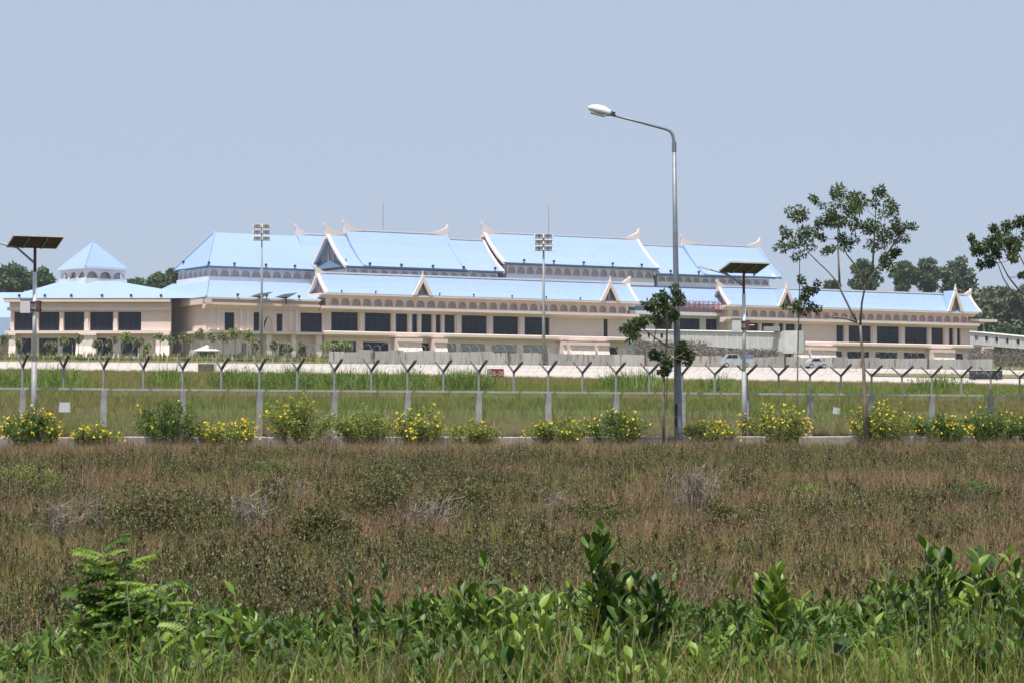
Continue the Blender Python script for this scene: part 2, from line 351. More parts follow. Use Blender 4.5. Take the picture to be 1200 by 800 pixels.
PROF = [(0, 0), (0.33, 0.26), (0.68, 0.61), (1, 1)]
def roof_profile(t0, t1, ze, zr):
    tm = (t0 + t1) / 2
    f = [(t0 + (tm - t0) * a, ze + (zr - ze) * b) for a, b in PROF]
    k = [(t1 + (tm - t1) * a, ze + (zr - ze) * b) for a, b in PROF][::-1][1:]
    return f + k
def gable_roof(s0, s1, t0, t1, ze, zr, left=True, right=True, fin_l=True, fin_r=True, fl=4.0, fh=1.7, gable_l=True, skirt=None, seams=True, barge_mat=None):
    pr = roof_profile(t0, t1, ze, zr)
    th = 0.28; low = [(t, z - th) for t, z in pr][::-1]
    n = len(pr); poly = pr + low; m = MB()
    fn = lambda p, h: (h, p[0], p[1])
    vs = [fn(p, s0) for p in poly] + [fn(p, s1) for p in poly]; N = len(poly); fs = []
    for i in range(N): fs.append((i, (i + 1) % N, N + (i + 1) % N, N + i))
    for e in (0, N):
        for i in range(n - 1): fs.append((e + i, e + i + 1, e + N - 2 - i, e + N - 1 - i))
    m.add(vs, fs)
    if seams:      # standing seams
        k = max(2, int((s1 - s0) / 2.4))
        for i in range(1, k):
            c = s0 + (s1 - s0) * i / k
            for (ta, za), (tb, zb) in zip(pr[:3], pr[1:4]):
                m.add([(c - .05, ta, za), (c + .05, ta, za), (c + .05, tb, zb), (c - .05, tb, zb), (c - .05, ta, za + .03), (c + .05, ta, za + .03), (c + .05, tb, zb + .03), (c - .05, tb, zb + .03)],
                      [(4, 5, 6, 7), (0, 1, 5, 4), (0, 4, 7, 3), (1, 2, 6, 5)])
    roof = m.build('roof', M_ROOF, term)
    tm = (t0 + t1) / 2
    MB().box(s0, s1, tm - 0.28, tm + 0.28, zr - 0.1, zr + 0.22).build('ridge_cap', M_CLER, roof)
    MB().box(s0 + 0.1, s1 - 0.1, t0 - 0.22, t0 + 0.02, ze - 0.34, ze - 0.02).build('gutter', M_GUTTER, roof)
    for on, sx, sg in ((left, s0, 1), (right, s1, -1)):
        if not on: continue
        for half in (0, 1):
            hp = pr[:4] if half == 0 else pr[3:]
            pl = [(t, z + 0.2) for t, z in hp] + [(t, z - 0.45) for t, z in hp][::-1]
            b = MB(); vs = [(sx - 0.3, p[0], p[1]) for p in pl] + [(sx + 0.3, p[0], p[1]) for p in pl]; L = len(pl); q = len(hp)
            fs = [(i, (i + 1) % L, L + (i + 1) % L, L + i) for i in range(L)]
            for e in (0, L):
                for i in range(q - 1): fs.append((e + i, e + i + 1, e + L - 2 - i, e + L - 1 - i))
            b.add(vs, fs); b.build('bargeboard', barge_mat or M_TRIM, roof)
    for on, sx, sg in ((fin_l, s0, 1), (fin_r, s1, -1)):
        if not on: continue
        prof = [(-0.35, -1.1), (-0.5, fh * 0.55), (-0.72, fh), (-0.72, fh * 1.45), (-0.38, fh * 1.45), (-0.2, fh * 0.98), (0.45, fh * 0.74), (fl * 0.36, fh * 0.46), (fl * 0.66, fh * 0.22), (fl, 0.24), (fl, -0.1), (0.6, -0.3)]
        MB().prism(prof, lambda p, h: (sx + sg * p[0], tm + h, zr + p[1]), -0.3, 0.3).build('finial', M_TRIM, roof)
    if gable_l and left:
        b = MB(); gp = [(t, z - 0.35) for t, z in pr]
        vs = [(s0 + 1.1, t, z) for t, z in gp]; k = len(vs)
        b.add(vs, [tuple(range(k))]); b.build('gable_panel', M_GABLE, roof)
        for i in range(1, 7):                                    # vertical battens in the gable
            t = t0 + (t1 - t0) * i / 7
            zt = ze + (zr - ze) * (1 - abs(t - tm) / (tm - t0)) * 0.86
            MB().box(s0 + 0.85, s0 + 1.08, t - 0.12, t + 0.12, ze - 0.2, zt - 0.4).build('gable_batten', M_NICHE, roof)
        if skirt:
            MB().add([(s0 - 0.1, t0 + 0.9, ze - 0.1), (s0 - 0.1, t1 - 0.9, ze - 0.1), (s0 + 1.05, t1 - 1.6, ze + skirt), (s0 + 1.05, t0 + 1.6, ze + skirt)], [(0, 1, 2, 3)]).build('gable_skirt', M_GUTTER, roof)
    return roof

ARCH = {}
def arch_row(s0, s1, t, z0, z1, pitch, material, depth=0.3, axis='s', base=0.0, big=()):
    """a row of arched niches, one mesh each; back wall behind"""
    n = max(1, round((s1 - s0) / pitch)); w = (s1 - s0) / n
    key = (round(w, 3), round(z1 - z0, 3), material.name, axis, depth)
    if key not in ARCH:
        m = MB(); h = z1 - z0; a = w * 0.40; K = 9; bz = h * 0.10
        pts = []
        for i in range(K):                                     # slightly pointed arch
            th = math.pi * (1 - i / (K - 1)); x = a * math.cos(th); y = math.sin(th) ** 0.85
            pts.append((x, bz + h * 0.14 + h * 0.58 * y))
        xs = [-w / 2 + 0.002] + [-a] + [p[0] for p in pts] + [a] + [w / 2 - 0.002]
        def q(x, y, z): return (x, y, z) if axis == 's' else (y, -x, z)
        def quad(p): m.add([q(*c) for c in p], [(0, 1, 2, 3)])
        quad([(-w / 2, 0, 0), (-a, 0, 0), (-a, 0, h), (-w / 2, 0, h)]); quad([(a, 0, 0), (w / 2, 0, 0), (w / 2, 0, h), (a, 0, h)])
        quad([(-a, 0, 0), (a, 0, 0), (a, 0, bz), (-a, 0, bz)]); quad([(-a, 0, bz), (a, 0, bz), (a, depth, bz), (-a, depth, bz)])
        quad([(-a, 0, bz), (-a, depth, bz), (-a, depth, pts[0][1]), (-a, 0, pts[0][1])]); quad([(a, 0, bz), (a, 0, pts[-1][1]), (a, depth, pts[-1][1]), (a, depth, bz)])
        for p0, p1 in zip(pts, pts[1:]):
            quad([(p0[0], 0, p0[1]), (p1[0], 0, p1[1]), (p1[0], 0, h), (p0[0], 0, h)])
            quad([(p0[0], 0, p0[1]), (p0[0], depth, p0[1]), (p1[0], depth, p1[1]), (p1[0], 0, p1[1])])
        for p0, p1 in zip(pts, pts[1:]):                       # raised rim
            def o(p, k): return (p[0] * k, p[1] + (k - 1) * h * 0.45)
            a0, a1, b0, b1 = p0, p1, o(p0, 1.16), o(p1, 1.16)
            y = -0.10
            quad([(a0[0], y, a0[1]), (a1[0], y, a1[1]), (b1[0], y, b1[1]), (b0[0], y, b0[1])])
            quad([(b0[0], y, b0[1]), (b1[0], y, b1[1]), (b1[0], 0, b1[1]), (b0[0], 0, b0[1])])
        ARCH[key] = m.mesh('arch', material)
    for i in range(n):
        c = s0 + w * (i + 0.5)
        o = link('arch', ARCH[key], term, (c, t, z0) if axis == 's' else (t, c, z0))
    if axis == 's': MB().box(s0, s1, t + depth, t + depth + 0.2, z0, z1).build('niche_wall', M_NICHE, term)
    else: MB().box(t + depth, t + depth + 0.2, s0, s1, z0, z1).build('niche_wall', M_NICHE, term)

def lamp_dots(px_list, py_fn, t, size=0.42):
    for px in px_list:
        s = S(px, t); z = py_fn(px)
        m = MB().box(s - size * 0.5, s + size * 0.5, t - 0.3, t + 0.1, z + 0.35, z + 0.35 + size * 1.1); m.box(s - 0.08, s + 0.08, t - 0.1, t, z, z + 0.36)
        m.build('roof_floodlight', M_DARK, term)

def front_wing(px0, px1, dorm, end_px, upper, lower, piers):
    """projecting wing: ground floor, upper window band, arched frieze, gable roof with dormers"""
    r = 420; t0 = 0.0
    zs = Z(388.6, r); zsl = Z(394.5, r); zw1 = Z(365.5, r); zc0 = Z(366, r, -1.2); zc1 = Z(359.5, r, -1.2)
    zf1 = Z(347.5, r); ze0 = Z(347.5, r, -1.2); ze = Z(344, r, -1.2); zr = Z(320.5, 400, 3)
    s0, s1 = S(px0), S(px1)
    uw = [(S(a), S(b), zs, zw1) for a, b in upper]
    wall_band(s0, s1, 0, 0.9, zsl, zc0 - 0.003, uw)
    for a, b, za, zb in uw: make_window(a, b, za, zb, 0)
    # pilasters between the windows
    ed = sorted(uw)
    for (a, b, _, _), (c, d, _, _) in zip(ed, ed[1:]):
        if 0.5 < c - b < 2.6:
            mid = (b + c) / 2; w = min(0.42, (c - b) * 0.3)
            MB().box(mid - w, mid + w, -0.16, 0.0, zs + 0.02, zc0 - 0.02).build('pilaster', M_TRIM, term)
    # ledge between the floors
    MB().prism([(-1.0, zsl + 0.35), (-1.0, zs - 0.12), (-0.85, zs + 0.02), (0.0, zs + 0.05), (0.0, zsl), (-0.5, zsl)], lambda p, h: (h, p[0], p[1]), s0 - 0.5, s1 + 0.5).build('ledge', M_TRIM, term)
    # ground floor
    zt = Z(400, r); zg = 0.3
    lw = [(S(a), S(b), zg, zt) for a, b, k in lower]
    wall_band(s0, s1, 0.6, 0.8, 0, zsl, lw, material=M_TRIM)
    for a, b, k in lower:
        if k == 's':
            f = make_window(S(a), S(b), zg, zg + (zt - zg) * 0.5, 0.6)
            MB().box(S(a), S(b), 0.75, 0.95, zg + (zt - zg) * 0.5, zt).build('shutter', M_SHUT, term)
        else: make_window(S(a), S(b), zg, zt, 0.6)
    for a, b in piers:
        sa, sb = S(a, -2), S(b, -2); zp = zsl - 0.2
        MB().prism([(-3.4, 0), (-2.6, 1.2), (-2.0, 2.5), (-1.9, zp - 0.75), (-2.3, zp - 0.7), (-2.3, zp), (0.55, zp), (0.55, 0)], lambda p, h: (h, p[0], p[1]), sa, sb).build('pier', M_TRIM, term)
    # lower cornice (flared slab), frieze, upper cornice
    MB().prism([(-0.2, zc0), (-1.5, zc0 + 0.55), (-1.6, zc0 + 0.6), (-1.6, zc1), (0.9, zc1 + 0.002), (0.9, zc0)], lambda p, h: (h, p[0], p[1]), s0 - 1.5, s1 + 1.9).build('cornice', M_TRIM, term)
    arch_row(s0 + 0.8, s1 - 0.3, -0.1, zc1 + 0.05, zf1 - 0.02, 2.5, M_TRIM, depth=0.5)
    MB().box(s0, s0 + 0.8, -0.1, 1.2, zc1 + 0.05, zf1 - 0.02).build('frieze_end', M_WALL, term)
    MB().prism([(0.0, zf1 - 0.55), (-0.5, zf1 - 0.12), (-1.5, zf1 + 0.1), (-1.6, zf1 + 0.12), (-1.6, ze - 0.1), (8.3, ze - 0.1), (8.3, zf1)], lambda p, h: (h, p[0], p[1]), s0 - 1.6, s1 + 1.7).build('eave', M_TRIM, term)
    wall_band(s0, s1, 7.2, 0.5, 0, zf1, [], material=M_WALL)
    MB().box(s0, s0 + 0.6, 0.95, 7.15, zsl, zf1 - 0.02).build('end_wall', M_WALL, term)
    MB().box(s1 - 0.6, s1, 0.95, 7.15, zsl, zf1 - 0.02).build('end_wall', M_WALL, term)
    # roof
    roof = gable_roof(S(px0, 0) - 0.3, S(end_px, 3) + 0.6, -1.25, 7.3, ze, zr, fl=2.2, fh=1.05)
    for a, c, b, top in dorm:                       # front gables
        da, db = S(a, -1.4), S(b, -1.4); dc = (da + db) / 2; zp = Z(top, c, -1.4) - 0.9
        d = MB()
        d.add([(da, -1.4, ze), (dc, -1.4, zp), (db, -1.4, ze), (dc, 2.8, zp), (da - 0.0, -0.6, ze), (db, -0.6, ze)], [(0, 1, 3), (1, 2, 3), (0, 3, 4), (2, 5, 3)])
        df = d.build('dormer_roof', M_ROOF, term)
        for e in (da, db):
            k = 1 if e == da else -1
            MB().add([(e - 0.35 * k, -1.75, ze - 0.05), (e + 0.55 * k, -1.75, ze - 0.05), (dc, -1.75, zp - 0.85), (dc, -1.75, zp + 0.55), (e - 0.35 * k, -1.3, ze - 0.05), (e + 0.55 * k, -1.3, ze - 0.05), (dc, -1.3, zp - 0.85), (dc, -1.3, zp + 0.55)],
                     [(0, 1, 2, 3), (7, 6, 5, 4), (0, 3, 7, 4), (1, 5, 6, 2), (0, 4, 5, 1)]).build('bargeboard', M_TRIM, df)
        MB().add([(da + 0.3, -0.75, ze - 0.02), (db - 0.3, -0.75, ze - 0.02), (dc, -0.75, zp - 0.35)], [(0, 1, 2)]).build('gable_panel', M_GABLE, df)
        MB().box(dc - 0.18, dc + 0.18, -0.95, -0.78, ze, zp - 1.3).build('gable_batten', M_NICHE, df)
        MB().prism([(-0.42, 0.1), (-0.1, 0.9), (-0.05, 1.5), (0.05, 1.5), (0.1, 0.9), (0.42, 0.1)], lambda p, h: (dc + p[0], -1.5 + h, zp + p[1]), -0.15, 0.15).build('finial', M_TRIM, df)
    return ze, zr

# wing with the long roof, and its twin to the right
UP1 = [(388, 419.5), (427.5, 458), (463.8, 477.5), (483, 489), (493.8, 506), (510.8, 516.5), (521, 533), (541, 570.5), (578, 607.5), (615, 644), (707.5, 712.5)]
LO1 = [(390, 419, 'w'), (427, 457, 'w'), (495.5, 506.5, 'w'), (525, 536, 's'), (541, 570, 's'), (578, 607, 's'), (615, 643, 's'), (716, 726, 'w')]
front_wing(381, 736, [(485, 495, 505, 321), (705, 716, 725, 327)], 733, UP1, LO1, [(466, 494.5), (509, 524), (660, 664), (668, 697), (700, 714)])
UP2 = [(858, 864), (875, 889), (893, 907.5), (913, 918), (921, 932), (935, 940), (980.5, 989), (995, 1021), (1028, 1054), (1061, 1087), (1092, 1106), (1112.5, 1117.5), (1122, 1126)]
LO2 = [(921, 932, 'w'), (982, 989, 'w'), (995, 1021, 'w'), (1028, 1054, 'w'), (1061, 1087, 'w'), (1122, 1131, 'w')]
front_wing(853, 1136, [(913, 925, 931, 333.5), (1112, 1121, 1128, 336)], 1134, UP2, LO2, [(935, 948), (950, 980), (1094, 1119)])

# annexe at the right end (grey side block and the stair pier)
sA, sB = S(1128, 4), S(1154, 4)
wall_band(sA + 0.5, sB, 4, 0.6, 0, Z(377, 1140, 4), [(S(1146, 4), S(1153, 4), Z(390, 1140, 4), Z(380, 1140, 4))], material=M_BRIDGE)
make_window(S(1146, 4), S(1153, 4), Z(390, 1140, 4), Z(380, 1140, 4), 4)
MB().box(sA, S(1166, 2), 1.0, 9, Z(377, 1140, 2), Z(374, 1140, 2)).build('canopy', M_TRIM, term)
MB().box(sB - 0.6, sB, 4.65, 14, 0, Z(377, 1140, 4)).build('end_wall', M_WALL, term)
MB().prism([(-1.6, 0), (-1.1, 1.6), (-0.6, 2.6), (-0.6, 4.6), (-1.0, 4.8), (-1.0, 5.2), (2.5, 5.2), (2.5, 0)], lambda p, h: (h, p[0], p[1]), S(1151, 0), S(1162, 0)).build('pier', M_TRIM, term)

# recessed middle between the wings
tF_ = 6.5
tR = 4.0
sa, sb = S(736, tR) - 0.5, S(853, tR) + 0.5
rw = [(745, 757), (768, 788), (797, 820.5), (827.5, 855)]
za, zb = Z(390, 800, tR), Z(373, 800, tR)
wall_band(sa, sb, tR, 0.8, 0, Z(371, 800, tR), [(S(a, tR), S(b, tR), za, zb) for a, b in rw], material=M_CLER)
for a, b in rw: make_window(S(a, tR), S(b, tR), za, zb, tR)
MB().prism([(tR - 0.1, Z(371, 800, tR)), (tR - 1.6, Z(370, 800, tR)), (tR - 1.6, Z(366, 800, tR)), (tR + 2, Z(365.8, 800, tR)), (tR + 2, Z(371, 800, tR))], lambda p, h: (h, p[0], p[1]), sa, sb).build('cornice', M_CLER, term)
MB().box(sa, sb, tR - 1.5, tR - 1.2, Z(365.7, 800, tR), Z(361, 800, tR)).build('gutter', M_GUTTER, term)
MB().box(sa, sb, tR - 1.15, tR - 0.8, Z(365.7, 800, tR), Z(356, 800, tR)).build('upstand', M_CLER, term)
ft, fb = tR - 1.4, tF_ - 0.45
MB().add([(sa, ft, Z(355.5, 800, ft)), (sb, ft, Z(355.5, 800, ft)), (sb, fb, Z(337.5, 800, fb)), (sa, fb, Z(337.5, 800, fb))], [(0, 1, 2, 3)]).build('lower_roof', M_ROOF, term)
MB().box(sa, sb, fb - 0.1, fb + 0.25, Z(338.5, 800, fb), Z(336.5, 800, fb)).build('gutter', M_GUTTER, term)

# stretch with hipped lower roof left of the wing
zE = Z(350, 300); zEb = Z(358, 300)
s245 = S(245); s381 = S(381)
bw = [(263, 274.5, 388, 367), (297, 304, 388, 366), (324, 331, 388, 367), (352, 377.5, 388.5, 365)]
BWN = [(S(a), S(b), Z(c, 300), Z(d, 300)) for a, b, c, d in bw]
wall_band(s245, s381 - 0.05, 0, 0.8, Z(391, 300), zEb, BWN)
for a, b, c, d in BWN: make_window(a, b, c, d, 0)
# pointed arch doorway
ac = S(313.5); aw = S(320) - ac; zA0, zA1 = Z(388, 313), Z(369, 313)
pts = [(-1, 0), (-1, 0.45), (-0.86, 0.68), (-0.5, 0.88), (0, 1.0), (0.5, 0.88), (0.86, 0.68), (1, 0.45), (1, 0)]
am = MB()
for p, q in zip(pts, pts[1:]):
    am.add([(ac + aw * p[0], -0.28, zA0 + (zA1 - zA0) * p[1]), (ac + aw * q[0], -0.28, zA0 + (zA1 - zA0) * q[1]), (ac + aw * q[0] * 0.8, -0.28, zA0 + (zA1 - zA0) * q[1] * 0.94), (ac + aw * p[0] * 0.8, -0.28, zA0 + (zA1 - zA0) * p[1] * 0.94),
            (ac + aw * p[0], -0.02, zA0 + (zA1 - zA0) * p[1]), (ac + aw * q[0], -0.02, zA0 + (zA1 - zA0) * q[1]), (ac + aw * q[0] * 0.8, -0.02, zA0 + (zA1 - zA0) * q[1] * 0.94), (ac + aw * p[0] * 0.8, -0.02, zA0 + (zA1 - zA0) * p[1] * 0.94)],
           [(0, 1, 2, 3), (0, 4, 5, 1), (3, 2, 6, 7)])
arc = am.build('arched_doorway', M_TRIM, term)
MB().add([(ac + aw * 0.8 * p[0], -0.04, zA0 + (zA1 - zA0) * p[1] * 0.94) for p in pts if p[0] <= 0.0] , [(0, 1, 2, 3, 4)]).build('pane', M_GLASS, arc)
for a in (228 + 27, 282, 290, 340, 347): MB().box(S(a) - 0.25, S(a) + 0.25, -0.22, -0.01, Z(388, 300), zEb).build('pilaster', M_TRIM, term)
MB().box(s245, s381 - 0.6, 1.2, 1.7, 0, Z(391, 300)).build('wall', M_WALL, term)
lowB = [(286, 291), (298, 304), (330, 336), (352, 362)]
for a, b in lowB: make_window(S(a), S(b), 0.4, Z(402, 300), 0.8)
for a, b in ((312, 318), (341, 346), (370, 377)): MB().box(S(a), S(b), -0.2, 1.19, 0, Z(391.2, 300)).build('pier', M_TRIM, term)
MB().prism([(-0.9, Z(391, 300)), (-1.0, Z(388, 300)), (0, Z(387.8, 300)), (0.0, Z(391, 300))], lambda p, h: (h, p[0], p[1]), s245 - 0.6, s381 - 0.6).build('ledge', M_TRIM, term)
MB().prism([(-0.1, zEb - 0.9), (-1.2, zEb - 0.1), (-1.2, zEb + 0.35), (-0.5, zEb + 0.4), (-0.5, zE - 0.5), (-1.3, zE - 0.35), (-1.3, zE - 0.02), (0.7, zE - 0.02), (0.7, zEb - 0.9)], lambda p, h: (h, p[0], p[1]), s245 - 1.2, s381 - 1.7).build('cornice', M_WALL, term)
# its side wall, running back from the corner
wall = MB().box(s245, s245 + 0.7, 0.85, 30, Z(391, 300), zE - 0.05); wall.box(s245, s245 + 0.6, 1.8, 30, 0, Z(391, 300)); wall.build('end_wall', M_WALL, term)
MB().box(s245 - 1.2, s245 - 0.02, -1.3 + 0.005, 30, zEb, zE - 0.025).build('cornice', M_WALL, term)
MB().box(s245 - 0.9, s245 - 0.03, -0.95, 30, Z(391, 300), Z(388, 300)).build('ledge', M_TRIM, term)
tU = 20.0
z330 = Z(329.5, 300, tU)
s244 = S(244, tU)
lr = MB(); lr.add([(s245 - 1.3, -1.3, zE), (s381 - 0.9, -1.3, zE), (s381 + 6, tU + 0.3, z330), (s244, tU + 0.3, z330), (s245 - 1.3, tU + 20, zE), (s244, tU + 20, z330)], [(0, 1, 2, 3), (0, 3, 5, 4)])
lower = lr.build('lower_roof', M_ROOF, term)
MB().tube([(s245 - 1.25, -1.25, zE + 0.1), (s244, tU, z330 + 0.1)], 0.18).build('hip_cap', M_ROOF, lower)
# upper tier U1: hipped roof with arched clerestory
zU0, zU1 = z330, Z(313.5, 244, tU); zUe = Z(311.5, 244, tU - 0.7); zUr = Z(272.5, 247, tU + 8)
s361 = S(402, tU)
MB().box(s244 + 0.6, s361, tU + 0.75, tU + 16, zU0 - 1.0, zU1).build('wall', M_CLER, term)
arch_row(s244, s361, tU, zU0 + (zU1 - zU0) * 0.26, zU1 - 0.02, 2.45, M_CLER)
arch_row(tU + 0.1, tU + 16, s244 - 0.02, zU0 + (zU1 - zU0) * 0.26, zU1 - 0.02, 2.6, M_CLER, axis='t')
MB().box(s244 - 0.4, s361, tU - 0.35, tU + 0.1, zU0 - 0.3, zU0 + (zU1 - zU0) * 0.25).build('upstand', M_CLER, term)
MB().box(s244 - 0.4, s244 + 0.5, tU + 0.12, tU + 16, zU0 - 0.3, zU0 + (zU1 - zU0) * 0.25).build('upstand', M_CLER, term)
hk = 5.4; e0, e1 = tU - 0.7, tU + 16.7; tm = (e0 + e1) / 2; sl_ = s244 - 0.7
h = MB(); h.add([(sl_, e0, zUe), (s361 + 8, e0, zUe), (s361 + 8, tm, zUr), (sl_ + hk, tm, zUr), (sl_, e1, zUe), (s361 + 8, e1, zUe)], [(0, 1, 2, 3), (0, 3, 4), (4, 3, 2, 5), (0, 4, 5, 1)])
u1 = h.build('roof', M_ROOF, term)
MB().tube([(sl_, e0, zUe + 0.1), (sl_ + hk, tm, zUr + 0.1)], 0.18).build('hip_cap', M_ROOF, u1)
MB().tube([(sl_, e1, zUe + 0.1), (sl_ + hk, tm, zUr + 0.1)], 0.18).build('hip_cap', M_ROOF, u1)
MB().box(sl_ + 0.1, s361, e0 - 0.22, e0, zUe - 0.32, zUe - 0.03).build('gutter', M_GUTTER, u1)
MB().box(sl_ - 0.22, sl_, e0 + 0.1, e1 - 0.1, zUe - 0.32, zUe - 0.03).build('gutter', M_GUTTER, u1)
gable_roof(S(348, tm), S(385, tm) + 6, e0 - 0.2, e1, zUe + 0.05, Z(274.3, 350, tm), right=False, fin_r=False, fl=3.0, fh=1.5, gable_l=False, seams=False, barge_mat=M_ROOF)
# upper tiers U2, U3, U4
tF = 6.5; dep = 16.0; tM = tF - 0.7 + (dep + 1.4) / 2
def upper_tier(px0, px1, pe, ye, yr, pr_, raised=None, pend=None, ybase=328, a0=None, gl=True, fin=True, skirt=None, dz=0.0, finl=True):
    ze = Z(ye, pe, tF - 0.7); zr = Z(yr, pr_, tM)
    s0, s1 = S(px0, tF - 0.7), S(px1, tF - 0.7)
    rf = gable_roof(s0, s1, tF - 0.7 + dz, tF + dep + 0.7, ze, zr, fin_l=fin and finl, fin_r=fin and raised is None, gable_l=gl, skirt=skirt)
    zc = Z(ybase, pe, tF); sa_, sb_ = s0 + 1.0, s1 - 1.0
    zl = zc + (ze - zc) * 0.36
    MB().box(sa_ + 0.3, sb_, tF + 0.8, tF + dep, zc - 2, ze - 0.45).build('wall', M_CLER, term)
    arch_row(sa_, sb_, tF, zl, ze - 0.4, 2.35, M_CLER)
    MB().box(sa_ - 0.1, sb_ + 0.1, tF - 0.3, tF + 0.4, zc - 2, zl - 0.02).build('upstand', M_CLER, term)
    MB().box(sa_, sa_ + 0.29, tF + 0.42, tF + dep, zc - 2, ze - 0.46).build('end_wall', M_CLER, term)
    if raised:
        a, b, y = raised
        gable_roof(S(a, tM), S(b, tM), tF - 0.75 + dz, tF + dep + 0.75, ze + 0.12, Z(y, (a + b) / 2, tM), fl=4.2, fh=1.5, gable_l=False, seams=False, barge_mat=M_ROOF)
upper_tier(405, 590, 406, 311.5, 274.5, 392, raised=(405, 522, 272.2), skirt=1.6, ybase=330)
upper_tier(591, 772, 592, 307.5, 272.5, 570, ybase=329)
upper_tier(768, 908, 775, 320.5, 287.8, 770, raised=(801, 889, 287.6), ybase=336, finl=False)
lamp_dots([433, 470, 507, 543, 580], lambda px: Z(311.5, 406, tF - 0.7), tF - 0.7)
lamp_dots([614, 649, 684, 718, 752], lambda px: Z(307.5, 592, tF - 0.7), tF - 0.7)
lamp_dots([786, 819, 851, 884], lambda px: Z(320.5, 775, tF - 0.7), tF - 0.7)
lamp_dots([214, 232 + 12, 274, 311, 345], lambda px: zUe, e0)
lamp_dots([278, 303, 312, 350], lambda px: zE, -1.2)
lamp_dots([400, 440, 515, 555, 600, 640, 680], lambda px: Z(344, 420, -1.2), -1.3, 0.22)
# the two tilted flat dishes on the lower eave
for px in (306, 335):
    s = S(px, -2); z = Z(348, 300)
    m = MB().add([(s - 2.6, -2.2, z - 0.1), (s + 0.6, -2.6, z + 0.05), (s + 2.7, -1.8, z + 1.0), (s - 0.2, -1.2, z + 0.6), (s, -1.9, z - 0.35)], [(0, 1, 2, 3), (0, 4, 1), (1, 4, 2), (2, 4, 3), (3, 4, 0)])
    m.box(s - 0.1, s + 0.1, -2.0, -1.8, zEb + 0.3, z - 0.2); m.build('dish_antenna', M_DARK, term)

# left pavilion, square to the view, with arched lantern and pyramid roof
PA = P(104, 493, 510); pav_off = 510.0
def to_term(p):       # world point -> building coordinates
    d = Vector((p[0], p[1])) - BO
    return (d.dot(be), d.dot(bn), p[2] - BZ)
def wquad(m, pts, f, mi=0): m.add([to_term(p) for p in pts], f, mi)
class WB(MB):         # boxes given in world axes, stored in building coordinates
    def box(s, x0, x1, y0, y1, z0, z1, mi=0):
        vs = [(x0, y0, z0), (x1, y0, z0), (x1, y1, z0), (x0, y1, z0), (x0, y0, z1), (x1, y0, z1), (x1, y1, z1), (x0, y1, z1)]
        return s.add([to_term(v) for v in vs], [(0, 3, 2, 1), (4, 5, 6, 7), (0, 1, 5, 4), (1, 2, 6, 5), (2, 3, 7, 6), (3, 0, 4, 7)], mi)
Xp = lambda px, Y=510.0: (px - 600) / FPX * Y
Yv = 510.0; zv = lambda py, Y=510.0: Zp(py, Y)
wins = [(16, 40), (45, 69), (74.5, 98), (105, 132), (138, 165)]
def pav_window(a, b, z0, z1, Y):
    m = WB(); w = 0.09; x0, x1 = Xp(a), Xp(b)
    m.box(x0, x0 + w, Y, Y + .12, z0, z1); m.box(x1 - w, x1, Y, Y + .12, z0, z1); m.box(x0 + w, x1 - w, Y, Y + .12, z0, z0 + w); m.box(x0 + w, x1 - w, Y, Y + .12, z1 - w, z1)
    for i in (1, 2): c = x0 + (x1 - x0) * i / 3; m.box(c - .035, c + .035, Y, Y + .12, z0 + w, z1 - w)
    f = m.build('window', M_FRAME, term)
    WB().box(x0 + .04, x1 - .04, Y + .05, Y + .08, z0 + .04, z1 - .04).build('pane', M_GLASS, f)
x0, x1 = Xp(12), Xp(200)
zfl, zsi, zhd, zco, zev = zv(391), zv(387.5), zv(365.5), zv(364), zv(350)
m = WB(); xx = x0
for a, b in wins:
    m.box(xx, Xp(a), Yv, Yv + .8, zsi, zco); m.box(Xp(a), Xp(b), Yv, Yv + .8, zhd, zco); xx = Xp(b)
m.box(xx, x1, Yv, Yv + .8, zsi, zco); m.build('wall', M_WALL, term)
for a, b in wins: pav_window(a, b, zsi, zhd, Yv + 0.35)
for c in (42.5, 72, 101.5, 135): WB().box(Xp(c) - 0.3, Xp(c) + 0.3, Yv - 0.2, Yv - 0.01, zsi, zco - 0.3).build('pilaster', M_TRIM, term)
WB().box(x0 - 1, x1, Yv - 1.0, Yv + .9, zfl, zsi - 0.02).build('ledge', M_TRIM, term)
m = WB(); m.box(x0 - .6, x1, Yv - .7, Yv + .9, zco, zco + 0.6); m.box(x0 - .2, x1, Yv - .25, Yv + .9, zco + 0.62, zev - 0.75); m.box(x0 - 1.2, x1, Yv - 1.3, Yv + .9, zev - 0.72, zev - 0.03)
m.build('cornice', M_WALL, term)
m = WB(); m.box(x0, x0 + .8, Yv + .85, Yv + 28, BZ, zev - 0.05); m.build('end_wall', M_WALL, term)
gw = [(20, 36), (45, 67), (72, 89), (114, 132), (141, 161)]
m = WB(); xx = x0
for a, b in gw: m.box(xx, Xp(a), Yv + .3, Yv + 1, BZ, zfl); m.box(Xp(a), Xp(b), Yv + .3, Yv + 1, zv(396), zfl); xx = Xp(b)
m.box(xx, x1, Yv + .3, Yv + 1, BZ, zfl); m.build('wall', M_WALL, term)
for a, b in gw: pav_window(a, b, BZ + 0.3, zv(396), Yv + 0.6)
for a, b in ((89.5, 113.5), (11, 19), (183, 199)):
    m = MB(); pf = [(-1.9, 0), (-1.3, 1.0), (-0.9, 2.2), (-0.9, zfl - BZ - .4), (-1.2, zfl - BZ - .35), (-1.2, zfl - BZ - .03), (0.28, zfl - BZ - .03), (0.28, 0)]
    m.prism(pf, lambda p, h: to_term((h, Yv + p[0], BZ + p[1])), Xp(a), Xp(b)); m.build('pier', M_TRIM, term)
Yl = 524.0; zl0 = Zp(331, Yl); lc = Vector(((108 - 600) / FPX * Yl, Yl))
Ex0, Ex1, Ey0, Ey1 = x0 - 1.3, x1 + 9, Yv - 1.4, Yv + 28
m = MB(); tp = 5.2
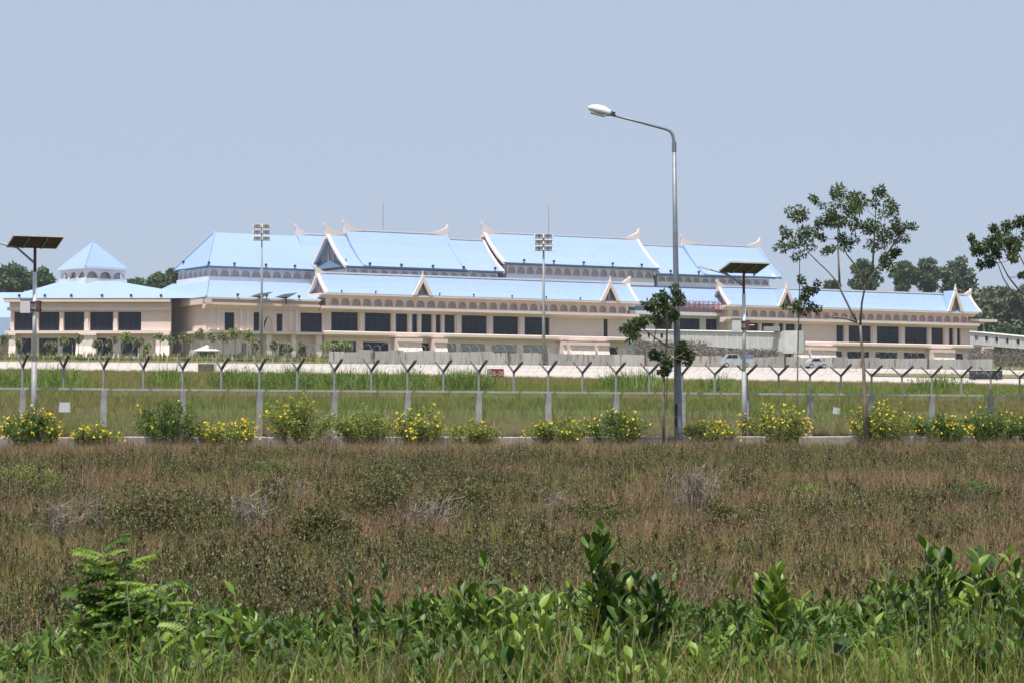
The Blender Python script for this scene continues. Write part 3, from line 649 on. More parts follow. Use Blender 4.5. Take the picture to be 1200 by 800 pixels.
wquad(m, [(Ex0, Ey0, zev), (Ex1, Ey0, zev), (Ex1, Ey1, zev), (Ex0, Ey1, zev), (lc.x - tp, lc.y - tp, zl0), (lc.x + tp, lc.y - tp, zl0), (lc.x + tp, lc.y + tp, zl0), (lc.x - tp, lc.y + tp, zl0)],
      [(0, 1, 5, 4), (1, 2, 6, 5), (2, 3, 7, 6), (3, 0, 4, 7)])
pr_roof = m.build('lower_roof', M_ROOF, term)
la = R(42); lx = Vector((math.cos(la), math.sin(la))); ly = Vector((-math.sin(la), math.cos(la))); hs_ = 4.75
zl1 = Zp(316.5, Yl)
def L(a, b, z): q = lc + lx * a + ly * b; return to_term((q.x, q.y, z))
m = MB()
for z0, z1, hh in ((zl0 - 1.2, zl0 + 0.55, hs_ + .25), (zl1 - 0.3, zl1, hs_ + .2)):
    v = [L(-hh, -hh, z0), L(hh, -hh, z0), L(hh, hh, z0), L(-hh, hh, z0), L(-hh, -hh, z1), L(hh, -hh, z1), L(hh, hh, z1), L(-hh, hh, z1)]
    m.add(v, [(0, 3, 2, 1), (4, 5, 6, 7), (0, 1, 5, 4), (1, 2, 6, 5), (2, 3, 7, 6), (3, 0, 4, 7)])
m.build('upstand', M_CLER, term)
m = MB(); hh = hs_ - 0.75
v = [L(-hh, -hh, zl0), L(hh, -hh, zl0), L(hh, hh, zl0), L(-hh, hh, zl0), L(-hh, -hh, zl1), L(hh, -hh, zl1), L(hh, hh, zl1), L(-hh, hh, zl1)]
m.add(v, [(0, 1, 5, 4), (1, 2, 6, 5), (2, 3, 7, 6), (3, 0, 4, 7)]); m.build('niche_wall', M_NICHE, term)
ah = zl1 - 0.3 - (zl0 + 0.55)
akey = None
for side in (0, 1):               # the two lantern faces in view and their backs
    for flip in (1, -1):
        for i in range(3):
            w = 2 * hs_ / 3
            if akey is None:
                before = set(ARCH); m0 = len(bpy.data.objects)
                tmp_s = 0
                m = MB(); h_ = ah; a = w * 0.40; K = 9
                pts = [(a * math.cos(math.pi * (1 - k / (K - 1))), h_ * 0.2 + h_ * 0.6 * math.sin(math.pi * k / (K - 1))) for k in range(K)]
                def quad(p): m.add(p, [(0, 1, 2, 3)])
                quad([(-w / 2, 0, 0), (-a, 0, 0), (-a, 0, h_), (-w / 2, 0, h_)]); quad([(a, 0, 0), (w / 2, 0, 0), (w / 2, 0, h_), (a, 0, h_)])
                for p0, p1 in zip(pts, pts[1:]):
                    quad([(p0[0], 0, p0[1]), (p1[0], 0, p1[1]), (p1[0], 0, h_), (p0[0], 0, h_)])
                    quad([(p0[0], 0, p0[1]), (p0[0], .5, p0[1]), (p1[0], .5, p1[1]), (p1[0], 0, p1[1])])
                akey = m.mesh('arch', M_CLER)
            off = -hs_ + w * (i + 0.5)
            o = link('arch', akey, term)
            if side == 0: o.location = L(off, -hs_ * flip, zl0 + 0.55); o.rotation_euler = (0, 0, la - BPHI + (0 if flip == 1 else math.pi))
            else: o.location = L(-hs_ * flip, off, zl0 + 0.55); o.rotation_euler = (0, 0, la - BPHI - math.pi / 2 + (0 if flip == 1 else math.pi))
ze_ = Zp(315, Yl); za_ = Zp(282, Yl); hh = hs_ + 0.55
m = MB(); m.add([L(-hh, -hh, ze_), L(hh, -hh, ze_), L(hh, hh, ze_), L(-hh, hh, ze_), L(0, 0, za_)], [(0, 1, 4), (1, 2, 4), (2, 3, 4), (3, 0, 4), (3, 2, 1, 0)])
lr_ = m.build('lantern_roof', M_ROOF, term)
for c in ((-hh, -hh), (hh, -hh), (-hh, hh)): MB().tube([L(c[0], c[1], ze_ + .03), L(0, 0, za_ + .03)], 0.13).build('hip_cap', M_ROOF, lr_)
m = MB()
v = [L(-hh, -hh, ze_ - .35), L(hh, -hh, ze_ - .35), L(hh, hh, ze_ - .35), L(-hh, hh, ze_ - .35), L(-hh, -hh, ze_ - .02), L(hh, -hh, ze_ - .02), L(hh, hh, ze_ - .02), L(-hh, hh, ze_ - .02)]
m.add(v, [(0, 3, 2, 1), (0, 1, 5, 4), (1, 2, 6, 5), (2, 3, 7, 6), (3, 0, 4, 7)]); m.build('gutter', M_CLER, lr_)
for px in (23, 53, 84, 120, 154, 189):
    WB().box(Xp(px) - .25, Xp(px) + .25, Yv - 1.2, Yv - .9, zev + .3, zev + .8).build('roof_floodlight', M_DARK, term)
# blue roofed link at the far left
m = MB(); wquad(m, [(Xp(-140, 522), 521, zv(372, 521)), (Xp(12, 522), 521, zv(372, 521)), (Xp(12, 522), 534, zv(343, 534)), (Xp(-140, 534), 534, zv(343, 534)), (Xp(-140, 522), 520.6, zv(393, 521)), (Xp(12, 522), 520.6, zv(393, 521))], [(0, 1, 2, 3), (4, 5, 1, 0)])
m.build('link_roof', M_ROOF, term)
WB().box(Xp(-140, 526), Xp(11, 526), 526, 526.6, BZ, zv(385, 526)).build('wall', M_WALL, term)

# rooftop lettering between the wings: weathered red letters on a lattice (too blurred to read)
lt = empty('rooftop_letter_sign', tuple(P(822, 366.2, 556)), BPHI); tag(lt, 'faded red rooftop lettering on a lattice between the two terminal wings', 'sign')
k = 556 / FPX
fr = MB()
for z in (0.15, 1.15, 2.3): fr.box(-6.3, 5.4, 0.0, 0.08, z, z + 0.1)
for i in range(15): fr.box(-6.3 + i * 0.83, -6.24 + i * 0.83, 0.05, 0.13, 0, 2.6)
fr.build('lattice', M_REDL, lt)
rr = random.Random(5)
for row, z0 in ((0, 1.35), (1, 0.3)):
    for i in range(9):
        x = -6.0 + i * 1.25; w, hgt = 0.72, 0.85; st = MB(); y0, y1 = -0.12, -0.02
        st.box(x, x + .16, y0, y1, z0, z0 + hgt)
        if rr.random() < .6: st.box(x + w - .16, x + w, y0 + .003, y1, z0, z0 + hgt)
        if rr.random() < .7: st.box(x + .16, x + w - .16, y0 + .006, y1, z0 + hgt - .16, z0 + hgt)
        if rr.random() < .6: st.box(x + .16, x + w - .16, y0 + .006, y1, z0, z0 + .16)
        if rr.random() < .4: st.box(x + .16, x + w - .16, y0 + .006, y1, z0 + hgt * .45, z0 + hgt * .45 + .14)
        st.build('letter', M_REDL, lt)

# ------------------------------------------------------------------ jet bridges
def jet_bridge(name, a, b, label, win, head=True):
    """a, b: (px, y_top, y_bottom, Y) ends of the tunnel"""
    A0, A1 = P(a[0], a[2], a[3]), P(a[0], a[1], a[3]); B0, B1 = P(b[0], b[2], b[3]), P(b[0], b[1], b[3])
    base = Vector((A0.x, A0.y, ground_z(A0.x, A0.y)))
    t = empty(name, base); tag(t, label, 'jet bridge', 'jet bridges')
    d = Vector((B0.x - A0.x, B0.y - A0.y)).normalized(); n = Vector((-d.y, d.x))
    if n.y < 0: n = -n
    def pt(f, v, off): p = A0.lerp(B0, f).lerp(A1.lerp(B1, f), v); return Vector((p.x + n.x * off, p.y + n.y * off, p.z)) - base
    m = MB(); m.add([pt(f, v, o) for f in (0, 1) for o in (0, 3.2) for v in (0, 1)], [(0, 1, 3, 2), (4, 6, 7, 5), (0, 4, 5, 1), (2, 3, 7, 6), (1, 5, 7, 3), (0, 2, 6, 4)])
    tun = m.build('tunnel', M_BRIDGE, t)
    N = 14
    for i in range(N + 1):
        f = i / N; f = min(max(f, 0.004), 0.996)
        MB().tube([pt(f, 0.0, -0.06), pt(f, 1.0, -0.06)], 0.07, n=4).build('rib', M_CLER, tun)
    MB().tube([pt(0, 1.0, -0.1), pt(1, 1.0, -0.1)], 0.16, n=4).build('top_rail', M_WHITE, tun)
    MB().tube([pt(0, 0.0, -0.1), pt(1, 0.0, -0.1)], 0.16, n=4).build('bottom_rail', M_GALV, tun)
    for f in win:
        w = 0.55 / (B0 - A0).length
        q = MB(); q.add([pt(f - w, .42, -.1), pt(f + w, .42, -.1), pt(f + w, .74, -.1), pt(f - w, .74, -.1), pt(f - w, .42, 0.05), pt(f + w, .42, 0.05), pt(f + w, .74, 0.05), pt(f - w, .74, 0.05)], [(0, 1, 2, 3), (0, 4, 5, 1), (1, 5, 6, 2), (2, 6, 7, 3), (3, 7, 4, 0)])
        q.build('window', M_GLASS, tun)
    for f in (0.3, 0.62, 0.9):
        p = pt(f, 0, 1.6); gz = ground_z(p.x + base.x, p.y + base.y) - base.z
        MB().tube([(p.x, p.y, gz), (p.x, p.y, p.z)], 0.45, n=8).build('column', M_GALV, t)
    if head:
        p = pt(1, 0.5, 1.6); r = 2.3; q = MB()
        ring = [(r * math.cos(2 * math.pi * k / 10), r * math.sin(2 * math.pi * k / 10)) for k in range(10)]
        q.prism(ring, lambda c, h: (p.x + 1.2 + c[0], p.y + c[1], p.z + h), -2.2, 2.15); q.build('cabin', M_BRIDGE, t)
        MB().box(p.x - 4.5, p.x - 1.5, p.y - 1, p.y + 1, p.z + 2.1, p.z + 3.0).build('air_unit', M_GALV, t)
        MB().tube([(p.x - 8, p.y, p.z + 2), (p.x - 8, p.y, p.z + 3.2), (p.x - 6.4, p.y, p.z + 3.3)], 0.12, n=4).build('handrail', M_GALV, t)
    return t
jet_bridge('jet_bridge', (752, 386.5, 399.5, 553), (914, 389.5, 412, 497), 'grey ribbed jet bridge reaching out between the two terminal wings', (0.06, 0.16))
jet_bridge('jet_bridge', (1137, 388.5, 403.0, 585), (1262, 400.5, 414, 540), 'pale jet bridge with square windows at the end of the terminal by the wood', (0.065, 0.165, 0.265, 0.365, 0.47, 0.57, 0.67, 0.77), head=False)

# ------------------------------------------------------------------ kerb and perimeter fence
def pt3(p2, z): return Vector((p2.x, p2.y, z))
kerb = empty('kerb', tuple(pt3(fence_pt(600, KERB), EYE - 0.6)), FPHI)
tag(kerb, 'low grey concrete kerb running along the foot of the fence', 'kerb', kind='structure')
ko = FL + fnorm * KERB; s_ref = (fence_pt(600, KERB) - ko).dot(fdir)
ks0 = (fence_pt(-90, KERB) - ko).dot(fdir); ks1 = (fence_pt(1290, KERB) - ko).dot(fdir)
kw = 1.9; kn = int((ks1 - ks0) / kw)
kmesh = MB().prism([(-0.15, -0.25), (-0.15, 0.43), (-0.12, 0.46), (0.13, 0.46), (0.15, 0.43), (0.15, -0.25)], lambda p, h: (h, p[0], p[1]), -kw / 2 + 0.025, kw / 2 - 0.025).mesh('kerb_block', M_KERB)
for i in range(kn):
    o = link('kerb_block', kmesh, kerb, (ks0 + kw * (i + 0.5) - s_ref, rnd.uniform(-.02, .02), rnd.uniform(-.02, .015)))
    o.rotation_euler = (rnd.uniform(-.02, .02), rnd.uniform(-.006, .006), rnd.uniform(-.01, .01))

fz = EYE - 0.26                                   # ground at the fence
fence = empty('perimeter_fence', tuple(pt3(fence_pt(600), fz)), FPHI)
tag(fence, 'chain link security fence with Y shaped arms and razor wire coils', 'fence')
fo = fence_pt(600); fs = lambda px: (fence_pt(px) - fo).dot(fdir)
sA_, sB_ = fs(26.5), fs(1161); step = (sB_ - sA_) / 28.0            # arms stand half a bay apart
RAIL, FORK, TIP = 1.68, 2.38, 2.76
pm = MB().prism([(-0.085, -0.085), (0.085, -0.085), (0.085, 0.085), (-0.085, 0.085)], lambda p, h: (p[0], p[1], h), -0.2, RAIL - 0.03).mesh('post', M_CONC)
um = MB().tube([(0, 0, 0), (0, 0, FORK - RAIL + 0.05)], 0.042, n=6).mesh('upright', M_GALV)
an = MB().obox((0, -0.35, (TIP - FORK) / 2), (1, 0, 0), Vector((0, -0.72, TIP - FORK)).normalized(), Vector((0, TIP - FORK, 0.72)).normalized(), 0.04, 0.42, 0.028).mesh('arm', M_ARM)
af = MB().obox((0, 0.35, (TIP - FORK) / 2), (1, 0, 0), Vector((0, 0.72, TIP - FORK)).normalized(), Vector((0, -(TIP - FORK), 0.72)).normalized(), 0.03, 0.42, 0.02).mesh('arm', M_ARM)
i0, i1 = -3, 32
for i in range(i0, i1 + 1):
    x = sA_ + step * i; zj = rnd.uniform(-.02, .02)
    if i % 2 == 0:
        p = link('post', pm, fence, (x, 0, 0)); hz = RAIL
        u_ = link('upright', um, p, (0, 0, RAIL - 0.03))
    else:
        p = link('upright', um, fence, (x, 0, RAIL)); hz = 0
    tilt = rnd.uniform(-.05, .05)
    for mm in (an, af):
        a_ = link('arm', mm, p, (0, 0, FORK - (0 if i % 2 == 0 else RAIL))); a_.rotation_euler = (rnd.uniform(-.05, .05), tilt, 0)
for i in range(i0, i1, 2):                          # top rail, one length per bay
    if i % 2 == 0: continue
for i in range(i0 + 1, i1, 2):
    x = sA_ + step * i
    MB().obox((x + step, 0, RAIL + rnd.uniform(-.006, .006)), (1, 0, 0), (0, 1, 0), (0, 0, 1), step - 0.02, 0.045, 0.034).build('rail', M_RAIL, fence)
    # chain link of the bay: two families of diagonal wires with real thickness
    m = MB(); pit = 0.085; H = RAIL - 0.06; W = 2 * step; r = 0.0019
    nx = int((W + H) / pit)
    for k in range(nx):
        for dd in (1, -1):
            xa = -H + k * pit if dd == 1 else k * pit
            p0 = [xa, 0.03]; p1 = [xa + dd * H, H + 0.03]
            # clip to the bay
            def clip(q0, q1):
                ts = [0, 1]
                dx = q1[0] - q0[0]
                for lim, sg in ((0.06, 1), (W - 0.06, -1)):
                    tt = (lim - q0[0]) / dx
                    if (q0[0] - lim) * sg < 0: ts[0] = max(ts[0], tt)
                    if (q1[0] - lim) * sg < 0: ts[1] = min(ts[1], tt)
                return ts
            ta, tb = clip(p0, p1)
            if tb - ta < 0.01: continue
            a = Vector((p0[0] + (p1[0] - p0[0]) * ta, 0.10, p0[1] + (p1[1] - p0[1]) * ta)); b = Vector((p0[0] + (p1[0] - p0[0]) * tb, 0.10, p0[1] + (p1[1] - p0[1]) * tb))
            m.tube([a, b], r, n=3, cap=False)
    o = m.build('chain_link', M_WIRE, fence, fix=False, loc=(x, 0, 0)); o['kind'] = 'stuff'
for i in range(i0 + 1, i1, 2):                      # razor coil lying in the arms
    x0_ = sA_ + step * i; pts = []
    turns = 8; K = 20 * turns; rad = 0.44
    for k in range(K + 1):
        t = k / K; th = 2 * math.pi * turns * t
        rr_ = rad * (1 + 0.07 * math.sin(th * 0.37 + i))
        pts.append((x0_ + 2 * step * t + 0.12 * math.sin(th), rr_ * math.cos(th), FORK + 0.50 + rr_ * math.sin(th) + 0.04 * math.sin(t * 7 + i)))
    o = MB().tube(pts, 0.0052, n=3, cap=False).build('razor_coil', M_GALV, fence, fix=False); o['kind'] = 'stuff'
    for (yy, zz) in ((-0.7, TIP), (-0.36, FORK + .2), (0.7, TIP), (0.36, FORK + .2)):
        sag = rnd.uniform(.01, .05)
        MB().tube([(x0_, yy, zz), (x0_ + step * .5, yy, zz - sag), (x0_ + step, yy, zz), (x0_ + step * 1.5, yy, zz - sag), (x0_ + 2 * step, yy, zz)], 0.003, n=3, cap=False).build('barbed_wire', M_GALV, fence, fix=False)
def notice(px, py, w, h, tilt, label):
    p = fence_pt(px, 0.06); Y = p.y; k = Y / FPX; c = P(px, py, Y)
    t = empty('notice_board', tuple(c), FPHI); t.rotation_euler = (0, tilt, FPHI)
    W, H = w * k / math.cos(FPHI), h * k
    MB().box(-W / 2, W / 2, -0.02, 0, -H / 2, H / 2).build('board', M_WHITE, t)
    MB().box(-W / 2 - .02, W / 2 + .02, -0.005, 0.012, H / 2, H / 2 + .025).build('hanger', M_GALV, t)
    tag(t, label, 'sign')
notice(75.5, 477, 12, 11, 0.0, 'small square white board on the fence beside the flower hedge end')
notice(980, 481, 8, 7, 0.18, 'small tilted white plate on the fence near the slender forked tree')

# ------------------------------------------------------------------ street lamp
lp = fence_pt(795.5, KERB + 0.5); lY = lp.y; lk = lY / FPX
lb = pt3(lp, ground_z(lp.x, lp.y)); lampo = empty('street_lamp', tuple(lb))
tag(lampo, 'tall tapered grey street lamp with a single outstretched arm', 'street lamp')
def LP(px, py, dy=0.0): return P(px, py, lY + dy) - lb
top = LP(790, 172); zt = top.z
MB().tube([(0, 0, -0.1), LP(795, 505), LP(793.5, 400), LP(791.5, 290), top], [0.16, 0.155, 0.125, 0.095, 0.075], n=10).build('pole', M_POLE, lampo, smooth=True)
arm = MB().tube([LP(790, 176), LP(789.6, 165), LP(788.2, 158), LP(785.5, 154), LP(781, 151.8), LP(750, 143.5), LP(712, 133.8)], [0.062, 0.06, 0.058, 0.055, 0.052, 0.045, 0.04], n=8).build('arm', M_POLE, lampo, smooth=True)
MB().tube([LP(790, 178), LP(790, 167)], 0.085, n=8).build('collar', M_POLE, arm)
# cobra head luminaire
hd = []; A = LP(717.5, 133.8); B = LP(689, 126.5); ax = (B - A).normalized(); up = ax.cross(Vector((0, 1, 0))).normalized()
if up.z < 0: up = -up
side = ax.cross(up); Lh = (B - A).length; secs = [(0.0, .07, .06, .07), (.12, .12, .13, .12), (.35, .15, .20, .15), (.65, .16, .20, .14), (.9, .11, .13, .09), (1.0, .04, .05, .03)]
m = MB(); vs = []; K = 12
for f, w, hu, hl in secs:
    for j in range(K):
        th = 2 * math.pi * j / K; c, sn = math.cos(th), math.sin(th)
        vs.append(A + ax * (Lh * f) + side * (w * 1.15 * c) + up * ((hu if sn > 0 else hl) * sn))
fsx = [(i * K + j, i * K + (j + 1) % K, (i + 1) * K + (j + 1) % K, (i + 1) * K + j) for i in range(len(secs) - 1) for j in range(K)] + [tuple(range(K)), tuple(range((len(secs) - 1) * K, len(secs) * K))]
hd = m.add(vs, fsx).build('lamp_head', M_WHITE, lampo, smooth=True)
m = MB(); m.obox(A + ax * (Lh * .55) - up * 0.13, ax, side, up, Lh * .3, .13, .045); m.build('diffuser', M_GALV, hd)
m = MB(); m.obox(A + ax * (Lh * .02), ax, side, up, .12, .10, .075); m.build('bracket', M_DARK, hd)
for c, h in (((793.2, 480), 7), ((793.4, 494), 5)):
    q = LP(c[0] - 1.5, c[1]); MB().box(q.x - .05, q.x + .05, -0.19, -0.145, q.z - h * lk, q.z + h * lk).build('sticker', M_BLACK, lampo)

# ------------------------------------------------------------------ solar street lights
def solar(px, y_top, y_base, arm_end, arm_mid, box_y, label):
    p = fence_pt(px, 0.62); Y = p.y; k = Y / FPX; gz = EYE - 0.26
    t = empty('solar_street_light', (p.x, p.y, gz)); tag(t, label, 'solar light', 'solar street lights along the fence')
    H = Zp(y_top, Y) - gz
    rel = lambda qx, qy, dy=0: P(qx, qy, Y + dy) - Vector((p.x, p.y, gz))
    zl = H * 0.40; zc = H * 0.86
    MB().tube([(0, 0, -.05), (0, 0, zl)], 0.09, n=10).build('pole', M_GALV, t, smooth=True)
    MB().tube([(0, 0, zl), (0, 0, zc)], 0.07, n=10).build('pole', M_WHITE, t, smooth=True)
    MB().tube([(0, 0, zc), (0, 0, H - .02)], 0.05, n=8).build('pole', M_RUST, t, smooth=True)
    e, mi_ = rel(*arm_end), rel(*arm_mid); st = Vector((0, 0, H * 0.905))
    MB().tube([st, st + Vector((-.16, 0, .13)), mi_, e], [.042, .04, .036, .032], n=8).build('arm', M_GALV, t, smooth=True)
    d = (e - mi_).normalized(); MB().obox(e + d * .12, d, Vector((0, 1, 0)), d.cross(Vector((0, 1, 0))), .22, .09, .035).build('lamp_head', M_WHITE, t)
    # panel, tilted away from the camera
    ex = Vector((fdir.x, fdir.y, 0)); ny = Vector((fnorm.x, fnorm.y, 0)); tl = R(17)
    ny = (ny * math.cos(tl) + Vector((0, 0, math.sin(tl)))).normalized(); nz = ex.cross(ny)
    if nz.z < 0: nz = -nz
    pn = MB().obox((0, 0, H + .10), ex, ny, nz, .80, .50, .018).build('solar_panel', M_PANEL, t)
    MB().obox(Vector((0, 0, H + .10)) + nz * .024, ex, ny, nz, .77, .47, .004).build('cells', M_CELL, pn)
    for sgn in (-1, 1):
        MB().obox(Vector((0, 0, H + .10)) + ny * (.515 * sgn), ex, ny, nz, .83, .014, .028).build('frame', M_ALU, pn)
        MB().obox(Vector((0, 0, H + .10)) + ex * (.815 * sgn), ex, ny, nz, .014, .50, .028).build('frame', M_ALU, pn)
        MB().obox(Vector((0, 0, H + .04)) + ex * (.3 * sgn), ex, ny, nz, .02, .44, .02).build('strut', M_GALV, pn)
    zb = (Zp(box_y[0], Y) + Zp(box_y[1], Y)) / 2 - gz; hb = (box_y[1] - box_y[0]) * k / 2
    bx = MB().box(-.44, -.12, -.16, .14, zb - hb, zb + hb).build('battery_box', M_BRIDGE, t)
    MB().box(-.46, -.10, -.18, .16, zb + hb, zb + hb + .04).build('lid', M_GALV, bx)
    MB().box(.07, .19, -.14, .12, zb - hb * .85, zb + hb * .8).build('control_box', M_RUST, t)
    for dz in (-.55, .55): MB().box(-.15, .22, -.12, .12, zb + hb * dz - .03, zb + hb * dz + .03).build('clamp', M_DARK, t)
solar(40, 287, 505, (-16, 281), (20, 290.5), (351, 367), 'solar street light with a battery box standing by the pavilion end of the fence')
solar(872, 317, 505, (829, 315.2), (852, 321.5), (374, 388), 'solar street light standing in front of the grey ribbed jet bridge')

# ------------------------------------------------------------------ floodlight and antenna masts
def mast(px, y_top, Y, label):
    q = P(px, y_top, Y); gz = ground_z(q.x, Y); t = empty('floodlight_mast', (q.x, Y, gz)); H = q.z - gz
    tag(t, label, 'floodlight mast', 'apron floodlight masts')
    MB().tube([(0, 0, 0), (0, 0, H * .5), (0, 0, H)], [.30, .22, .13], n=8).build('pole', M_GALV, t, smooth=True)
    w = 8.5 * Y / FPX
    for j in range(3):
        z = H - 0.3 - j * 1.15 * Y / 470
        MB().box(-w, w, -.09, .09, z - .06, z + .06).build('crossbar', M_GALV, t)
        for sg in (-.85, -.4, .4, .85):
            f = MB().obox((sg * w, -.3, z), (1, 0, 0), Vector((0, .9, -.42)).normalized(), Vector((0, .42, .9)).normalized(), .42, .18, .30).build('floodlight', M_ALU, t)
            MB().obox(Vector((sg * w, -.3, z)) - Vector((0, .9, -.42)).normalized() * .19, (1, 0, 0), Vector((0, .9, -.42)).normalized(), Vector((0, .42, .9)).normalized(), .36, .012, .25).build('lens', M_DARK, f)
mast(307, 263.5, 455, 'tall floodlight mast standing before the small hut and young trees')
mast(637, 275, 382, 'tall floodlight mast standing before the corrugated hoarding')
def antenna(px, y0, y1, t_, label):
    Y = YB(px, t_); a = P(px, y1, Y); b = P(px, y0, Y)
    t = empty('antenna_mast', tuple(a)); tag(t, label, 'antenna', 'rooftop antennas'); h = b.z - a.z
    MB().tube([(0, 0, 0), (0, 0, h)], [.10, .035], n=5).build('rod', M_GALV, t)
    for f in (.45, .62, .8): MB().box(-.32, .32, -.02, .02, h * f, h * f + .05).build('element', M_GALV, t)
antenna(449, 236, 273, tM, 'thin antenna mast on the ridge with two small spires')
antenna(643, 240, 276, tM, 'thin antenna mast on the ridge behind the floodlight mast')

# ------------------------------------------------------------------ corrugated hoarding
def hoard_mat():
    m = bpy.data.materials.new('hoarding_sheet'); n, l, p = nodes_of(m)
    tc = n.new('ShaderNodeTexCoord'); mp = n.new('ShaderNodeMapping'); mp.inputs['Scale'].default_value = (1.6, 1, 0.25)
    oi = n.new('ShaderNodeObjectInfo'); ad = n.new('ShaderNodeVectorMath'); sc = n.new('ShaderNodeVectorMath'); sc.operation = 'SCALE'; sc.inputs['Scale'].default_value = 1.0
    nz = n.new('ShaderNodeTexNoise'); nz.inputs['Scale'].default_value = 1.6; nz.inputs['Detail'].default_value = 6
    rp = n.new('ShaderNodeValToRGB'); e = rp.color_ramp.elements
    e[0].position = .0; e[0].color = (.50, .48, .46, 1); e[1].position = .58; e[1].color = (.42, .40, .38, 1)
    x = e.new(.66); x.color = (.26, .16, .10, 1); x = e.new(.8); x.color = (.20, .10, .06, 1)
    l.new(tc.outputs['Object'], ad.inputs[0]); l.new(oi.outputs['Random'], sc.inputs[0])
    cm = n.new('ShaderNodeCombineXYZ'); mu = n.new('ShaderNodeMath'); mu.operation = 'MULTIPLY'; mu.inputs[1].default_value = 57.0
    l.new(oi.outputs['Random'], mu.inputs[0]); l.new(mu.outputs[0], cm.inputs[0]); l.new(cm.outputs[0], ad.inputs[1])
    l.new(ad.outputs[0], mp.inputs[0]); l.new(mp.outputs[0], nz.inputs['Vector']); l.new(nz.outputs[0], rp.inputs[0])
    h = n.new('ShaderNodeHueSaturation'); mr = n.new('ShaderNodeMapRange'); mr.inputs['To Min'].default_value = .75; mr.inputs['To Max'].default_value = 1.15
    l.new(oi.outputs['Random'], mr.inputs['Value']); l.new(mr.outputs[0], h.inputs['Value']); l.new(rp.outputs[0], h.inputs['Color'])
    l.new(h.outputs[0], p.inputs['Base Color']); p.inputs['Roughness'].default_value = .7
    return m
M_HOARD = hoard_mat()
hoard = empty('corrugated_hoarding', tuple(P(700, 428, 450))); tag(hoard, 'weathered corrugated metal hoarding along the far side of the runway', 'hoarding')
hb = Vector(hoard.location)
def hY(px): u = (px - 600) / FPX; return lerp3(u, 400, 380, 350) + 5
px = 386.0; hi = 0
hz_top = lambda x: 409.8 + (x - 395) * 0.0155
while px < 1150:
    Y = hY(px); w = 2.3; dpx = w / (Y / FPX) * 0.985
    a = P(px, 400, Y); b = P(px + dpx, 400, hY(px + dpx))
    gz = min(ground_z(a.x, a.y), ground_z(b.x, b.y)) - .1
    hgt = Zp(hz_top(px), Y) - gz + rnd.uniform(-.12, .1)
    if px < 410: hgt *= 0.85
    d = Vector((b.x - a.x, b.y - a.y)); L_ = d.length; d.normalize(); n_ = Vector((d.y, -d.x))
    m = MB(); K = 14
    for k in range(K):
        def q(kk, z): o = 0.05 * (1 if kk % 2 else -1); return (d.x * L_ * kk / K + n_.x * o, d.y * L_ * kk / K + n_.y * o, z)
        m.add([q(k, 0), q(k + 1, 0), q(k + 1, hgt), q(k, hgt)], [(0, 1, 2, 3)])
    m.build('sheet', M_HOARD, hoard, fix=False, loc=Vector((a.x, a.y, gz)) - hb)
    if hi % 9 == 3:
        MB().box(-.12, .12, -.25, -.1, 0, hgt + .25).build('post', M_RUST, hoard, loc=Vector((a.x, a.y, gz)) - hb)
    px += dpx; hi += 1

# ------------------------------------------------------------------ airfield signs
def text_mesh(txt, size, material, name, parent, loc, rot):
    cu = bpy.data.curves.new(name, 'FONT'); cu.body = txt; cu.size = size; cu.align_x = 'CENTER'; cu.align_y = 'CENTER'; cu.extrude = 0.01
    cu.offset = 0.012 * size
    o = bpy.data.objects.new(name, cu); C.objects.link(o)
    dg = bpy.context.evaluated_depsgraph_get(); me = bpy.data.meshes.new_from_object(o.evaluated_get(dg))
    C.objects.unlink(o); bpy.data.objects.remove(o)
    me.materials.clear(); me.materials.append(material)
    r = link(name, me, parent, loc); r.rotation_euler = rot; return r
def box_sign(name, px0, px1, y0, y1, Y, label, face, side, thick=0.35, rz=0.0):
    k = Y / FPX; c = P((px0 + px1) / 2, y1, Y); W = (px1 - px0) * k; H = (y1 - y0) * k
    t = empty(name, tuple(c), rz); tag(t, label, 'sign')
    MB().box(-W / 2, W / 2, 0, thick, 0, H).build('cabinet', side, t)
    MB().box(-W / 2 + .05, W / 2 - .05, -.03, -.004, .05, H - .05).build('face', face, t)
    gz = ground_z(c.x, Y) - c.z
    if gz < -0.02:
        for x in (-W * .35, W * .35): MB().box(x - .04, x + .04, .1, thick - .1, gz - .05, -.003).build('leg', M_GALV, t)
    return t, W, H
Ysg = 250.0
t, W, H = box_sign('runway_sign', 573.5, 591.5, 431.5, 443, Ysg, 'red airfield sign with pale numerals 26-08 beside the runway', M_RED, M_GALV, 0.75, R(26))
text_mesh('26-08', H * .72, M_PINKL, 'lettering', t, (0, -.04, H * .5), (R(90), 0, 0))
box_sign('airfield_sign', 231, 252, 425.5, 438, 285.0, 'olive brown back of an airfield sign standing at the runway edge', M_OLIVE, M_PLASTER, 0.6, R(-16))
box_sign('black_sign', 1136.5, 1175.5, 433.5, 444, 262.0, 'long low black sign board standing on the runway verge', M_BLACK, M_BLACK, 0.5, R(8))

